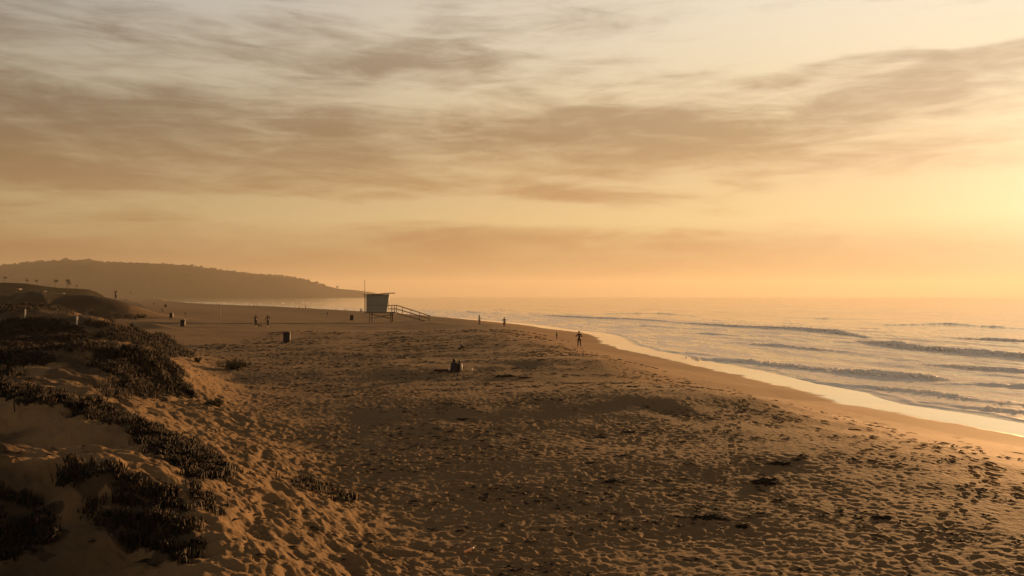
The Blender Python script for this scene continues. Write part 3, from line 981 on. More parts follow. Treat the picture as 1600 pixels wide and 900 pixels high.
# ------------------------------------------------------------------ ice plant on the dunes
def ice_plant():
    P = []; S = []
    for pts, dens in patches:
        mn = pts.min(0); mx = pts.max(0)
        area = (mx[0] - mn[0]) * (mx[1] - mn[1])
        dm = np.hypot(*pts.mean(0))
        per = dens * 1700 / (1 + (dm / 17.0) ** 2.0)     # fingers per square metre
        n = int(min(area * per, 110000))
        x = rng.uniform(mn[0], mx[0], n); y = rng.uniform(mn[1], mx[1], n)
        jx = x + .35 * gnoise(x / .6, y / .6, 15) ; jy = y + .45 * gnoise(x / .6, y / .6, 16)
        sp_ = .06 * (1 + np.hypot(x, y) / 35)
        k = inside(jx + rng.normal(0, 1, n) * sp_, jy + rng.normal(0, 1, n) * sp_, pts)
        k &= (gnoise(x / .45, y / .45, 17) + .55 * gnoise(x / .17, y / .17, 18) > -.30 + .35 * (1 - dens))
        x = x[k]; y = y[k]
        r = np.hypot(x, y)
        P.append(np.stack([x, y, height(x, y) - .01], 1))
        S.append(np.clip(.058 * (1 + (r / 45.0) ** 1.2), .05, .26) * rng.uniform(.6, 1.35, len(x)))
    P = np.concatenate(P); S = np.concatenate(S)
    n = len(P)
    a = rng.uniform(0, 2 * math.pi, n); lean = rng.uniform(.1, 1.3, n)
    dirx = np.cos(a) * lean; diry = np.sin(a) * lean
    mound = np.clip(.04 + .12 * gnoise(P[:, 0] / .5, P[:, 1] / .5, 25), 0, .2)
    co = np.zeros((n, 7, 3))
    wdt = S * .17
    for q in range(3):
        b = a + q * 2.0944
        for lv, (hh, ww) in enumerate(((0.0, .8), (.6, 1.0))):
            co[:, lv * 3 + q, 0] = P[:, 0] + dirx * S * hh * .8 + np.cos(b) * wdt * ww
            co[:, lv * 3 + q, 1] = P[:, 1] + diry * S * hh * .8 + np.sin(b) * wdt * ww
            co[:, lv * 3 + q, 2] = P[:, 2] + mound * (hh > 0) + S * hh
    co[:, 6, 0] = P[:, 0] + dirx * S * 1.15
    co[:, 6, 1] = P[:, 1] + diry * S * 1.15
    co[:, 6, 2] = P[:, 2] + mound + S * 1.1
    fb = []
    for q in range(3):
        q2 = (q + 1) % 3
        fb += [(q, q2, 3 + q2), (q, 3 + q2, 3 + q), (3 + q, 3 + q2, 6)]
    fb = np.array(fb)
    f = (np.arange(n)[:, None, None] * 7 + fb[None]).reshape(-1, 3)
    tint = np.repeat(rng.uniform(0, 1, n), 7)
    me = mesh_np('ice_plant', co.reshape(-1, 3), f, M_ice, {'tint': tint}, smooth=True)
    print('ice plant fingers', n)
    return tag(new_obj('ice_plant', me), 'dark ice plant mats creeping over the dunes', kind='stuff')


ice_plant()


def shrub(name, px, py, wpx, hpx, label, seed, n=1500, stems=26):
    r_ = np.random.default_rng(seed)
    x0, y0 = spot(px, py)
    W = wpx * y0 / F; Hh = hpx * y0 / F
    o = empty(name, (x0, y0, h1(x0, y0)))
    b_ = bmesh.new()
    tips = []
    for k in range(stems):
        a = r_.uniform(0, 6.283); q = math.sqrt(r_.uniform(0, 1))
        base = Vector((math.cos(a) * .01, math.sin(a) * .01, -.05))
        tip = Vector((math.cos(a) * q * W * .5, math.sin(a) * q * W * .42, Hh * r_.uniform(.6, 1.0) * (1 - .45 * q * q)))
        bar(b_, base, tip, .016, .006, 4 + 1)
        tips.append((base, tip))
    bm_obj('stem', b_, M_trunk, o)
    co = []; f = []; ti = []
    for k in range(n):
        base, tip = tips[k % stems]
        t = r_.uniform(.15, 1.05)
        p = base.lerp(tip, t) + Vector(r_.normal(0, .045, 3) * (W / 1.2))
        d = Vector(r_.normal(0, 1, 3)); d.z = abs(d.z); d.normalize()
        s = Vector(r_.normal(0, 1, 3)).cross(d).normalized() * .012 * (1 + y0 / 40)
        L_ = r_.uniform(.04, .09) * (1 + y0 / 60)
        i = len(co)
        co += [p - s, p + s, p + d * L_]
        f.append((i, i + 1, i + 2)); ti += [r_.uniform(0, 1)] * 3
    me = mesh_np('foliage', np.array([tuple(c) for c in co]), np.array(f), M_shrub, {'tint': np.array(ti)}, smooth=False)
    new_obj('foliage', me, o)
    return tag(o, label, 'shrub', 'low shrubs at the foot of the dunes')


shrub('low_shrub', 366, 577, 58, 15, 'wide low dry shrub spread on the flat sand beyond the dune foot', 1, 2600, 40)
shrub('low_shrub', 336, 636, 30, 17, 'rounder leafy shrub right beside the foot of the dark dune face', 2, 1800, 30)
shrub('low_shrub', 309, 566, 16, 7, 'tiny shrub at the end of the dark dune crest', 3, 500, 14)
shrub('low_shrub', 222, 497, 18, 6, 'small lone shrub on pale sand before the far dune', 4, 400, 12)
# dry stalk
x0, y0 = spot(325, 618)
b_ = bmesh.new(); zz = h1(x0, y0)
bar(b_, (0, 0, -.05), (-.10, 0, .30), .018, .012, 5); bar(b_, (-.10, 0, .30), (-.22, .02, .46), .012, .006, 5); bar(b_, (-.08, 0, .24), (.0, .03, .38), .008, .005, 5)
o = bm_obj('dry_stalk', b_, M_trunk); o.location = (x0, y0, zz)
tag(o, 'thin bare stalk sticking up behind the rounder leafy shrub', 'plant stalk')

# ------------------------------------------------------------------ kelp thrown up on the sand
KELP = [
    (1195, 755, 48, 14, 'largest dark heap of kelp, peaked, on the lit sand'), (1217, 725, 34, 9, 'long low kelp heap just beyond the largest peaked heap'), (1110, 808, 58, 9, 'widest flat strip of kelp in front of the peaked heap'),
    (1375, 810, 34, 9, 'kelp clump with a rounded end on the right hand sand'), (1340, 811, 24, 6, 'flatter kelp clump touching the rounded one beside it'), (1165, 822, 32, 9, 'ragged kelp clump just right of the widest flat strip'), (1190, 803, 22, 6, 'small kelp clump between the peaked heap and the ragged clump'),
    (985, 605, 18, 4, None), (725, 655, 26, 4, None), (797, 679, 26, 4, None), (981, 676, 28, 6, None), (966, 663, 34, 3, None), (941, 684, 25, 4, None), (921, 702, 30, 5, None), (974, 713, 34, 5, None),
    (928, 723, 25, 5, None), (962, 753, 36, 7, None), (842, 660, 12, 3, None), (766, 658, 15, 3, None), (804, 632, 15, 3, None), (670, 627, 25, 3, None), (697, 611, 12, 3, None), (782, 605, 16, 4, None),
    (843, 604, 7, 3, None), (605, 606, 15, 2, None), (757, 550, 12, 2, None), (776, 553, 11, 3, None), (743, 555, 8, 2.5, None), (759, 555, 5, 2, None), (794, 549, 8, 2, None), (846, 563, 12, 3, None),
    (765, 559, 10, 2, None), (792, 589, 36, 6, 'long dark kelp line beyond the seated people, on the shaded terrace'), (821, 591, 25, 4, None), (894, 587, 9, 3, None), (882, 590, 13, 3, None), (830, 597, 20, 3, None), (760, 600, 9, 3, None),
    (786, 600, 11, 3, None), (913, 600, 15, 4, None), (715, 602, 28, 3, None), (742, 596, 8, 2, None), (737, 532, 14, 1.5, None), (751, 531, 4, 2, None), (816, 543, 5, 2, None), (878, 533, 5, 2, None),
    (888, 535, 4, 2, None), (873, 541, 3, 2, None), (823, 574, 20, 2, None), (867, 584, 18, 2, None), (1147, 611, 4, 2, None), (1009, 609, 8, 2, None), (622, 519, 8, 1.5, None), (632, 528, 14, 2, None),
    (638, 538, 10, 2, None), (651, 546, 10, 2, None), (596, 555, 16, 2, None), (669, 539, 10, 2, None), (1460, 762, 16, 3, None), (1510, 757, 12, 3, None), (1440, 700, 12, 3, None), (1405, 688, 10, 3, None),
    (1290, 764, 12, 3, None), (1235, 845, 26, 5, None), (1060, 745, 20, 3, None), (1015, 750, 22, 3, None), (900, 640, 20, 2.5, None), (1070, 690, 18, 3, None), (1480, 855, 22, 4, None), (1390, 868, 26, 4, None),
    (1120, 885, 26, 4, None), (690, 592, 14, 2, None), (1042, 663, 22, 3, None), (1300, 700, 18, 3, None), (655, 610, 22, 2, None), (720, 579, 14, 1.5, None),
]


def kelp_mesh(seed, strands):
    r_ = random.Random(seed)
    b_ = bmesh.new()
    r = bmesh.ops.create_icosphere(b_, subdivisions=3, radius=1.0)
    for v in r['verts']:
        k = 1 + .55 * (r_.random() - .5)
        v.co = Vector((v.co.x * .40 * k, v.co.y * .34 * k, max(v.co.z, -.25) * .62 * k))
        v.co.x += .10 * math.sin(v.co.y * 9 + seed)
    for k in range(strands):
        a = r_.uniform(0, 6.283); rr_ = r_.uniform(.0, .30)
        p = Vector((math.cos(a) * rr_ * 1.1, math.sin(a) * rr_, r_.uniform(.1, .45)))
        d = Vector((math.cos(a + r_.uniform(-.8, .8)), math.sin(a + r_.uniform(-.8, .8)) * .8, r_.uniform(.0, 1.0))) * r_.uniform(.05, .11)
        w_ = r_.uniform(.012, .035)
        s = Vector((-d.y, d.x, 0)).normalized() * w_
        prev = (b_.verts.new(p - s), b_.verts.new(p + s))
        for q in range(4):
            d.z -= .055
            d.x += r_.uniform(-.03, .03); d.y += r_.uniform(-.03, .03)
            p = p + d
            p.z = max(p.z, -.02)
            s2 = s * (1 - q * .2) + Vector((0, 0, r_.uniform(-.02, .02)))
            cur = (b_.verts.new(p - s2), b_.verts.new(p + s2))
            b_.faces.new((prev[0], prev[1], cur[1], cur[0]))
            prev = cur
    me = bpy.data.meshes.new('kelp')
    b_.to_mesh(me); b_.free()
    me.materials.append(M_kelp)
    return me


kmesh = [kelp_mesh(k, 110) for k in range(5)]
for k, (px, py, wp, hp, lab) in enumerate(KELP):
    x, y = spot(px, py - 1)
    o = new_obj('kelp_clump', kmesh[k % 5])
    W = wp * y / F; Hh = hp * y / F
    o.location = (x, y, h1(x, y) - .03)
    o.scale = (W, max(W * .8, .25), max(Hh * .85, .06))
    o.rotation_euler = (0, 0, random.uniform(-.3, .3) + (0 if k % 2 else math.pi))
    tag(o, lab or 'small flat clump of dark dried kelp lying on the sand', 'kelp', 'kelp clumps strewn over the sand')

# fine tide litter between them
n = 9500
lx = rng.uniform(-30, 24, n * 3); ly = 9 + 101 * rng.uniform(0, 1, n * 3) ** 1.5
_, lu, lw = large(lx, ly)
k = (lu > 7) & (lw < 9) & (rng.uniform(0, 1, len(lx)) > .6 * (lw > -1)) & (gnoise(lx / 7, ly / 2.4, 601) + .5 * gnoise(lx / 1.6, ly / .8, 602) > .04)
lx = lx[k][:n]; ly = ly[k][:n]
lz = height(lx, ly)
m_ = len(lx)
co = np.zeros((m_, 4, 3)); sz_ = rng.uniform(.03, .13, m_) * (1 + ly / 70)
aa = rng.normal(0, .6, m_)
for q, (ux, uy, uz) in enumerate(((-1, 0, 0), (0, -.3, .25), (1, 0, .05), (0, .35, .35))):
    co[:, q, 0] = lx + sz_ * (ux * np.cos(aa) - uy * np.sin(aa))
    co[:, q, 1] = ly + sz_ * (ux * np.sin(aa) + uy * np.cos(aa))
    co[:, q, 2] = lz + .012 + sz_ * uz * .6
f = (np.arange(m_)[:, None, None] * 4 + np.array([(0, 1, 2), (0, 2, 3), (0, 3, 1), (1, 3, 2)])[None]).reshape(-1, 3)
me = mesh_np('litter', co.reshape(-1, 3), f, M_kelp, smooth=False)
tag(new_obj('litter', me), 'scraps of kelp and wrack scattered on the sand', kind='stuff')


# ------------------------------------------------------------------ lifeguard tower
def lifeguard_tower():
    x0, y0 = spot(596, 503.5)
    u = y0 / F                        # metres per photograph pixel there
    z0 = h1(x0, y0)
    T = empty('lifeguard_tower', (x0, y0, z0), .12)
    def X(p): return (p - 596) * u
    def Zp(p): return (503.5 - p) * u
    D = 2.5                           # depth of the cabin
    zf = Zp(488)
    # legs, braced in pairs
    for (xp, yy) in ((578.6, -D / 2 + .1), (582.4, D / 2 - .1), (611, -D / 2 + .1), (614.3, D / 2 - .1)):
        xx = X(xp) if yy < 0 else X(xp) - .15
        b = bmesh.new(); box(b, (xx, yy, zf / 2 - .25), (.26, .26, zf + .5 - .02), bevel=.01); bm_obj('leg', b, M_wood, T)
    for yy in (-D / 2 - .03, D / 2 - .25):
        for (a, c) in (((X(580), Zp(491)), (X(612), Zp(498.0))), ((X(580), Zp(497.5)), (X(612), Zp(491.5)))):
            b = bmesh.new(); bar(b, (a[0], yy - (.0 if a[1] > c[1] else .062), a[1]), (c[0], yy - (.0 if a[1] > c[1] else .062), c[1]), .055, .13); bm_obj('brace', b, M_wood, T)
    b = bmesh.new()
    box(b, ((X(571.5) + X(619)) / 2, 0, zf + .02), (X(619) - X(571.5), D + .5, .10), bevel=.01)
    for yy in (-D / 2 + .1, D / 2 - .1):
        box(b, ((X(573) + X(618)) / 2, yy, zf - .105), (X(618) - X(573), .12, .144))
    bm_obj('deck', b, M_wood, T)
    # cabin with battered seaward wall
    zt = Zp(460.4)
    b = bmesh.new()
    fl_ = zf + .072
    A = [(X(573.2), fl_), (X(604.4), fl_), (X(608.6), zt + .10), (X(573.2), zt - .02)]
    vs = [[b.verts.new((ax_, s * D / 2, az_)) for ax_, az_ in A] for s in (-1, 1)]
    for q in range(4):
        b.faces.new((vs[0][q], vs[0][(q + 1) % 4], vs[1][(q + 1) % 4], vs[1][q]))
    b.faces.new(vs[0][::-1]); b.faces.new(vs[1])
    cabin = bm_obj('cabin', b, M_teal, T)
    # board seams, corner battens and the belt rail
    b = bmesh.new()
    zb = Zp(477)
    for xx in np.arange(X(575.6), X(604.5), .33):
        box(b, (xx, -D / 2 - .004, (fl_ + zt) / 2), (.02, .012, zt - fl_ - .08))
    bm_obj('batten', b, M_teal, cabin)
    b = bmesh.new(); box(b, ((X(573) + X(606)) / 2, -D / 2 - .022, zb), (X(606) - X(573), .03, .09)); bm_obj('belt_rail', b, M_wood, cabin)
    # shutter raised on the landward end, window band above the rail
    b = bmesh.new(); box(b, ((X(578) + X(602)) / 2, -D / 2 - .026, (zb + zt) / 2 + .02), (X(602) - X(578), .024, (zt - zb) * .72), bevel=.006); bm_obj('shutter', b, M_teal, cabin)
    b = bmesh.new(); box(b, ((X(605.9) + X(608)) / 2 - .0, .1, (fl_ + zt) / 2 - .1), (.05, .85, 1.9)); bm_obj('door', b, M_wood, cabin)
    # roof slab, kicked up at the seaward overhang
    b = bmesh.new()
    prof = [(X(568.8), Zp(459.9)), (X(590), Zp(459.1)), (X(605), Zp(457.6)), (X(617.2), Zp(457.3))]
    th_ = .17
    rows = []
    for s in (-1, 1):
        rows.append([b.verts.new((px_, s * (D / 2 + .35), pz_)) for px_, pz_ in prof] + [b.verts.new((px_, s * (D / 2 + .35), pz_ - th_)) for px_, pz_ in prof[::-1]])
    n_ = len(rows[0])
    for q in range(n_):
        b.faces.new((rows[0][q], rows[0][(q + 1) % n_], rows[1][(q + 1) % n_], rows[1][q]))
    b.faces.new(rows[0][::-1]); b.faces.new(rows[1])
    bm_obj('roof', b, M_roof, T)
    # mast
    b = bmesh.new()
    bar(b, (X(571.4), -D / 2 - .36, zf - .4), (X(571.4), -D / 2 - .42, Zp(460)), .20, .18, 8)
    bar(b, (X(571.4), -D / 2 - .42, Zp(460)), (X(571.1), -D / 2 - .42, Zp(437.5)), .17, .12, 8)
    bm_obj('mast', b, M_pole, T)
    # landing rail and ramp
    ux_ = .075
    def rail_side(yy, nm):
        b = bmesh.new()
        for zz in (477.2, 482.8):
            bar(b, (X(606), yy, Zp(zz)), (X(620), yy, Zp(zz)), .06, .15)
        bar(b, (X(619.5), yy, Zp(477.0)), (X(672), yy, Zp(494.0)), .06, .16)
        bar(b, (X(619.5), yy, Zp(482.8)), (X(671), yy, Zp(498.2)), .06, .14)
        bm_obj('handrail', b, M_wood, T)
        for xp, top, bot in ((612.2, 477, 488), (616.3, 477, 488), (619.6, 476.6, 488.6), (628.6, 480, 491.8), (641.6, 484.2, 496), (655.2, 488.6, 499.6), (670.2, 493.6, 503.5)):
            b = bmesh.new(); box(b, (X(xp), yy + (.065 if yy > 0 else -.065), (Zp(top) + Zp(bot)) / 2), (.11, .078, abs(Zp(top) - Zp(bot)) + .05)); bm_obj('post', b, M_wood, T)
    rail_side(-.55, 'a'); rail_side(.62, 'b')
    b = bmesh.new()
    pr = [(X(619.2), Zp(488.3)), (X(672), Zp(503.2))]
    for s0, s1, dz_, th2 in ((-.52, .59, 0, .05), (-.50, -.42, -.055, .18), (.50, .57, -.055, .18)):
        v8 = []
        for (px_, pz_) in pr:
            for s in (s0, s1):
                for t in (0, -th2):
                    v8.append(b.verts.new((px_, s, pz_ + dz_ + t)))
        for q in ((0, 1, 3, 2), (4, 6, 7, 5), (0, 4, 5, 1), (2, 3, 7, 6), (0, 2, 6, 4), (1, 5, 7, 3)):
            b.faces.new([v8[i] for i in q])
    for k in range(14):                     # cleats across the ramp
        t = (k + .5) / 14
        px_ = pr[0][0] + (pr[1][0] - pr[0][0]) * t; pz_ = pr[0][1] + (pr[1][1] - pr[0][1]) * t
        box(b, (px_, .035, pz_ + .018), (.04, 1.05, .03), (0, math.atan2(pr[0][1] - pr[1][1], pr[1][0] - pr[0][0]), 0))
    bm_obj('ramp', b, M_wood, T)
    return tag(T, 'raised grey wooden lifeguard tower with mast and a railed ramp', 'lifeguard tower')


lifeguard_tower()


# ------------------------------------------------------------------ people
def skinned(name, joints, edges, mat, parent, sub=2):
    me = bpy.data.meshes.new(name)
    names = list(joints)
    idx = {n_: i for i, n_ in enumerate(names)}
    me.from_pydata([joints[n_][0] for n_ in names], [(idx[a], idx[b]) for a, b in edges], [])
    o = bpy.data.objects.new(name, me)
    C.objects.link(o)
    md = o.modifiers.new('skin', 'SKIN')
    md.use_smooth_shade = True
    me.skin_vertices[0].data
    for n_ in names:
        r = joints[n_][1]
        v = me.skin_vertices[0].data[idx[n_]]
        v.radius = r if isinstance(r, tuple) else (r, r)
        v.use_root = (idx[n_] == 0)
    s = o.modifiers.new('sub', 'SUBSURF'); s.levels = sub; s.render_levels = sub
    dg = bpy.context.evaluated_depsgraph_get()
    m2 = bpy.data.meshes.new_from_object(o.evaluated_get(dg))
    m2.name = name
    m2.materials.clear(); m2.materials.append(mat)
    bpy.data.objects.remove(o)
    for p in m2.polygons:
        p.use_smooth = True
    return new_obj(name, m2, parent)


def body_joints(pose):
    """joints of a figure 1.75 m tall facing +Y; pose overrides"""
    J = {'pelvis': ((0, 0, .95), (.145, .105)), 'waist': ((0, .0, 1.10), (.125, .09)), 'chest': ((0, 0, 1.30), (.155, .105)), 'collar': ((0, -.01, 1.43), (.12, .075)),
         'neck': ((0, 0, 1.50), .052), 'jaw': ((0, .015, 1.565), .065), 'skull': ((0, .01, 1.66), .095)}
    for s, k in ((-1, 'l'), (1, 'r')):
        J['hip' + k] = ((s * .10, 0, .88), .088)
        J['knee' + k] = ((s * .11, .01, .49), .057)
        J['ankle' + k] = ((s * .115, -.02, .09), .036)
        J['toe' + k] = ((s * .13, .13, .035), (.042, .028))
        J['shoulder' + k] = ((s * .185, -.01, 1.41), .055)
        J['elbow' + k] = ((s * .25, -.03, 1.13), .040)
        J['wrist' + k] = ((s * .26, .05, .89), .027)
        J['palm' + k] = ((s * .26, .07, .81), (.036, .016))
    for n_, p in pose.items():
        J[n_] = (p, J[n_][1])
    return J


B_EDGES = [('pelvis', 'waist'), ('waist', 'chest'), ('chest', 'collar'), ('collar', 'neck'), ('neck', 'jaw'), ('jaw', 'skull')]
for _k in 'lr':
    B_EDGES += [('pelvis', 'hip' + _k), ('hip' + _k, 'knee' + _k), ('knee' + _k, 'ankle' + _k), ('ankle' + _k, 'toe' + _k), ('collar', 'shoulder' + _k), ('shoulder' + _k, 'elbow' + _k),
                ('elbow' + _k, 'wrist' + _k), ('wrist' + _k, 'palm' + _k)]


def fat(J, keys, add):
    out = {}
    for k in keys:
        p, r = J[k]
        out[k] = (p, tuple(q + add for q in r) if isinstance(r, tuple) else r + add)
    return out


def person(label, x, y, tall, rz, pose=None, top=None, legs=None, hair=None, hair_long=True, skirt=False, coat=False, group=None, lift=0.0, cat='person'):
    pose = pose or {}
    J = body_joints(pose)
    for k in 'lr':       # fingers and thumb
        p = Vector(J['palm' + k][0]); d = (p - Vector(J['wrist' + k][0])).normalized()
        side = d.cross(Vector((0, 1, .2))).normalized()
        sgn = -1 if k == 'l' else 1
        for q, (off, L_) in enumerate(((-.027, .060), (-.009, .074), (.009, .070), (.027, .055))):
            a = p + side * off + d * .030
            J[f'f{k}{q}a'] = (tuple(a), .009)
            J[f'f{k}{q}b'] = (tuple(a + d * L_ * .55), .0085)
            J[f'f{k}{q}c'] = (tuple(a + d * L_ * .95 + Vector((0, .018, 0))), .007)
        a = p + side * (-.036 * sgn) - d * .010
        J[f't{k}a'] = (tuple(a), .010)
        J[f't{k}b'] = (tuple(a + side * (-.022 * sgn) + d * .045), .008)
    ed = list(B_EDGES)
    for k in 'lr':
        for q in range(4):
            ed += [('palm' + k, f'f{k}{q}a'), (f'f{k}{q}a', f'f{k}{q}b'), (f'f{k}{q}b', f'f{k}{q}c')]
        ed += [('palm' + k, f't{k}a'), (f't{k}a', f't{k}b')]
    s = tall / 1.755
    E = empty('person', (x, y, h1(x, y) - .012 + lift), rz, s)
    bd = skinned('body', J, ed, M_skin, E)
    # face: nose, ears, eye hollows pressed into the head
    hp = Vector(J['skull'][0]); jp = Vector(J['jaw'][0])
    up = (hp - jp).normalized()
    fw = Vector((0, 1, 0)); fw = (fw - up * fw.dot(up)).normalized(); sd = fw.cross(up)
    bmf = bmesh.new(); bmf.from_mesh(bd.data)
    def blob(c, rad_, sc_):
        r = bmesh.ops.create_uvsphere(bmf, u_segments=8, v_segments=6, radius=rad_)
        bmesh.ops.transform(bmf, matrix=Matrix.Translation(c) @ Matrix.Diagonal((*sc_, 1)), verts=r['verts'])
    blob(jp + fw * .072 + up * .028, .017, (.8, 1.0, 1.5))
    for sg in (-1, 1):
        blob(hp - up * .045 + sd * sg * .088, .024, (.45, .8, 1.2))
    blob(jp + fw * .060 - up * .012, .016, (1.6, .7, .45))
    for v in bmf.verts:
        for sg in (-1, 1):
            c = hp - up * .030 + fw * .088 + sd * sg * .032
            if (v.co - c).length < .022:
                v.co -= fw * .008
    bmf.to_mesh(bd.data); bmf.free()
    for p_ in bd.data.polygons:
        p_.use_smooth = True
    # eyes
    for sg in (-1, 1):
        b = bmesh.new()
        r = bmesh.ops.create_uvsphere(b, u_segments=8, v_segments=6, radius=.011)
        bmesh.ops.translate(b, verts=r['verts'], vec=hp - up * .030 + fw * .078 + sd * sg * .032)
        bm_obj('eye', b, M_hair, bd, True)
    # hair
    b = bmesh.new()
    r = bmesh.ops.create_icosphere(b, subdivisions=3, radius=.108)
    for v in r['verts']:
        c = v.co.copy()
        v.co = c * (1 + .03 * math.sin(c.x * 90) * math.cos(c.z * 70))
        if c.y > .03 and c.z < .045:
            v.co.y = min(v.co.y, .03) - .02
        if c.z < -.02:
            v.co.z = c.z * (2.3 if hair_long and c.y < .03 else .9)
        v.co += hp - fw * .012 + up * .012
    bm_obj('hair', b, hair or M_hair, E, True)
    # top
    if top:
        K = fat(J, ['waist', 'chest', 'collar', 'shoulderl', 'elbowl', 'shoulderr', 'elbowr', 'pelvis'], .014)
        wl = {}
        for k in 'lr':
            e_ = Vector(J['elbow' + k][0]); w_ = Vector(J['wrist' + k][0])
            wl['cuff' + k] = (tuple(e_.lerp(w_, .9)), .040)
        K.update(wl)
        K = {'waist': K['waist'], **{a: b_ for a, b_ in K.items() if a != 'waist'}}
        el_ = [('waist', 'chest'), ('chest', 'collar'), ('waist', 'pelvis')]
        for k in 'lr':
            el_ += [('collar', 'shoulder' + k), ('shoulder' + k, 'elbow' + k), ('elbow' + k, 'cuff' + k)]
        if coat:
            K['hem'] = ((J['pelvis'][0][0], J['pelvis'][0][1], J['pelvis'][0][2] - .38), (.19, .15))
            K['pelvis'] = (K['pelvis'][0], (.18, .135))
            el_.append(('pelvis', 'hem'))
        skinned('jacket' if not coat else 'coat', K, el_, top, E)
    if legs:
        if skirt:
            P = Vector(J['pelvis'][0])
            K = {'pelvis': (tuple(P + Vector((0, 0, .04))), (.15, .115)), 'hem': (tuple(P - Vector((0, 0, .40))), (.21, .17))}
            skinned('skirt', K, [('pelvis', 'hem')], legs, E)
        else:
            K = fat(J, ['pelvis', 'hipl', 'kneel', 'hipr', 'kneer'], .016)
            for k in 'lr':
                K['cuff' + k] = (tuple(Vector(J['knee' + k][0]).lerp(Vector(J['ankle' + k][0]), .82)), .050)
            skinned('trousers', K, [('pelvis', 'hipl'), ('pelvis', 'hipr'), ('hipl', 'kneel'), ('hipr', 'kneer'), ('kneel', 'cuffl'), ('kneer', 'cuffr')], legs, E)
    return tag(E, label, cat, group)


def foot(px, py):
    return spot(px, py)


def hgt(px_h, y):
    return px_h * y / F


UPARM = {'elbowr': (.29, -.03, 1.15), 'wristr': (.20, .18, 1.18), 'palmr': (.15, .25, 1.22), 'wristl': (-.24, .18, 1.16), 'palml': (-.17, .25, 1.20)}
x, y = foot(905, 543)
person('person standing near the water with legs apart and both elbows raised', x, y, min(hgt(26.0, y), 1.85), R(4), {**UPARM, 'elbowl': (-.37, -.04, 1.17), 'kneel': (-.13, .01, .49), 'anklel': (-.16, -.02, .09), 'toel': (-.18, .12, .035), 'kneer': (.13, .01, .49), 'ankler': (.17, -.02, .09), 'toer': (.2, .12, .035)}, M_dark, M_dark, hair_long=False)
x, y = foot(870, 531)
person('small slim figure standing upright just left of the elbows-out person', x, y, hgt(15.5, y), R(80), None, M_brown, M_brown, hair_long=False)
x, y = foot(788, 512)
STEP = {'kneel': (-.10, .12, .50), 'anklel': (-.10, .16, .09), 'toel': (-.10, .32, .035), 'kneer': (.10, .02, .50), 'ankler': (.10, -.24, .12), 'toer': (.10, -.13, .035)}
person('broad shouldered walker at the waterline, closer of the pair', x, y, hgt(16.5, y), R(170), {**STEP, 'elbowr': (.30, .02, 1.16), 'wristr': (.2, .2, 1.2), 'palmr': (.16, .26, 1.25)}, M_dark, M_brown, hair_long=False)
x, y = foot(749, 508)
person('slender walker at the waterline seen from the side', x, y, hgt(16.2, y), R(-70), {**STEP, 'wristl': (-.16, .22, 1.1), 'palml': (-.14, .28, 1.12), 'wristr': (.16, .22, 1.1), 'palmr': (.14, .28, 1.12)}, M_dark, M_brown, hair_long=True)
x, y = foot(400, 511)
person('long haired person in a long dark coat walking over the sand with a small dog', x, y, hgt(19.3, y), R(178), STEP, M_dark, M_dark, coat=True)
x, y = foot(418.8, 511)
person('long haired person in dark trousers walking right of the small dog', x, y, hgt(19.3, y), R(185), {**STEP, 'elbowr': (.34, -.02, 1.16), 'wristr': (.38, .08, .95), 'palmr': (.39, .1, .87)}, M_brown, M_dark)
# two figures sitting on the sand, backs turned
SIT = {'pelvis': (0, 0, .12), 'waist': (0, .0, .27), 'chest': (0, .06, .46), 'collar': (0, .10, .60), 'neck': (0, .13, .67), 'jaw': (0, .15, .73), 'skull': (0, .145, .82),
       'hipl': (-.10, .04, .11), 'hipr': (.10, .04, .11), 'kneel': (-.15, .42, .40), 'kneer': (.15, .42, .40), 'anklel': (-.13, .58, .06), 'ankler': (.13, .58, .06), 'toel': (-.14, .72, .035), 'toer': (.14, .72, .035),
       'shoulderl': (-.185, .09, .57), 'shoulderr': (.185, .09, .57), 'elbowl': (-.25, .27, .38), 'elbowr': (.25, .27, .38), 'wristl': (-.12, .46, .38), 'wristr': (.12, .46, .38), 'palml': (-.06, .52, .37), 'palmr': (.06, .52, .37)}
x, y = foot(709, 580.5)
x709, y709 = x, y
sitter = person('person in a dark hooded cape sitting on the sand, back turned', x, y, 1.755 * hgt(19.5, y) / .93, R(-12), SIT, M_dark, M_dark, hair_long=True)
cl_ = bmesh.new()
pv_ = None
for q, (rx, ry, zz, yo) in enumerate(((.29, .34, .01, .14), (.28, .32, .14, .14), (.25, .27, .34, .12), (.22, .20, .50, .10), (.17, .13, .60, .09), (.10, .09, .655, .10), (.115, .115, .74, .13), (.118, .12, .83, .135), (.07, .08, .92, .14))):
    ring = []
    for i in range(28):
        a = 2 * math.pi * i / 28
        fold = 1 + (.05 * math.sin(a * 9 + q * .4) if q < 4 else 0)
        # open at the front so that the face and the hands show
        yy_ = math.sin(a)
        if q > 4:
            yy_ = min(yy_, .35)
        ring.append(cl_.verts.new((math.cos(a) * rx * fold, yo - .03 + yy_ * ry * fold, zz)))
    if pv_:
        for i in range(28):
            cl_.faces.new((pv_[i], pv_[(i + 1) % 28], ring[(i + 1) % 28], ring[i]))
    pv_ = ring
cl_.faces.new(pv_)
bm_obj('hooded_cape', cl_, M_dark, sitter, True)
x, y = foot(716.3, 580.5)
person('companion in brown sitting close on the right of the dark clad sitter', x, y + .25, 1.755 * hgt(16.5, y) / .93, R(-30), SIT, M_brown, M_brown, hair_long=True)
x, y = foot(718.5, 546)
person('hunched person in a pale top sitting farther up the sand', x, y, 1.755 * hgt(14.0, y) / .93, R(-55), SIT, M_grey, M_brown, hair_long=False)
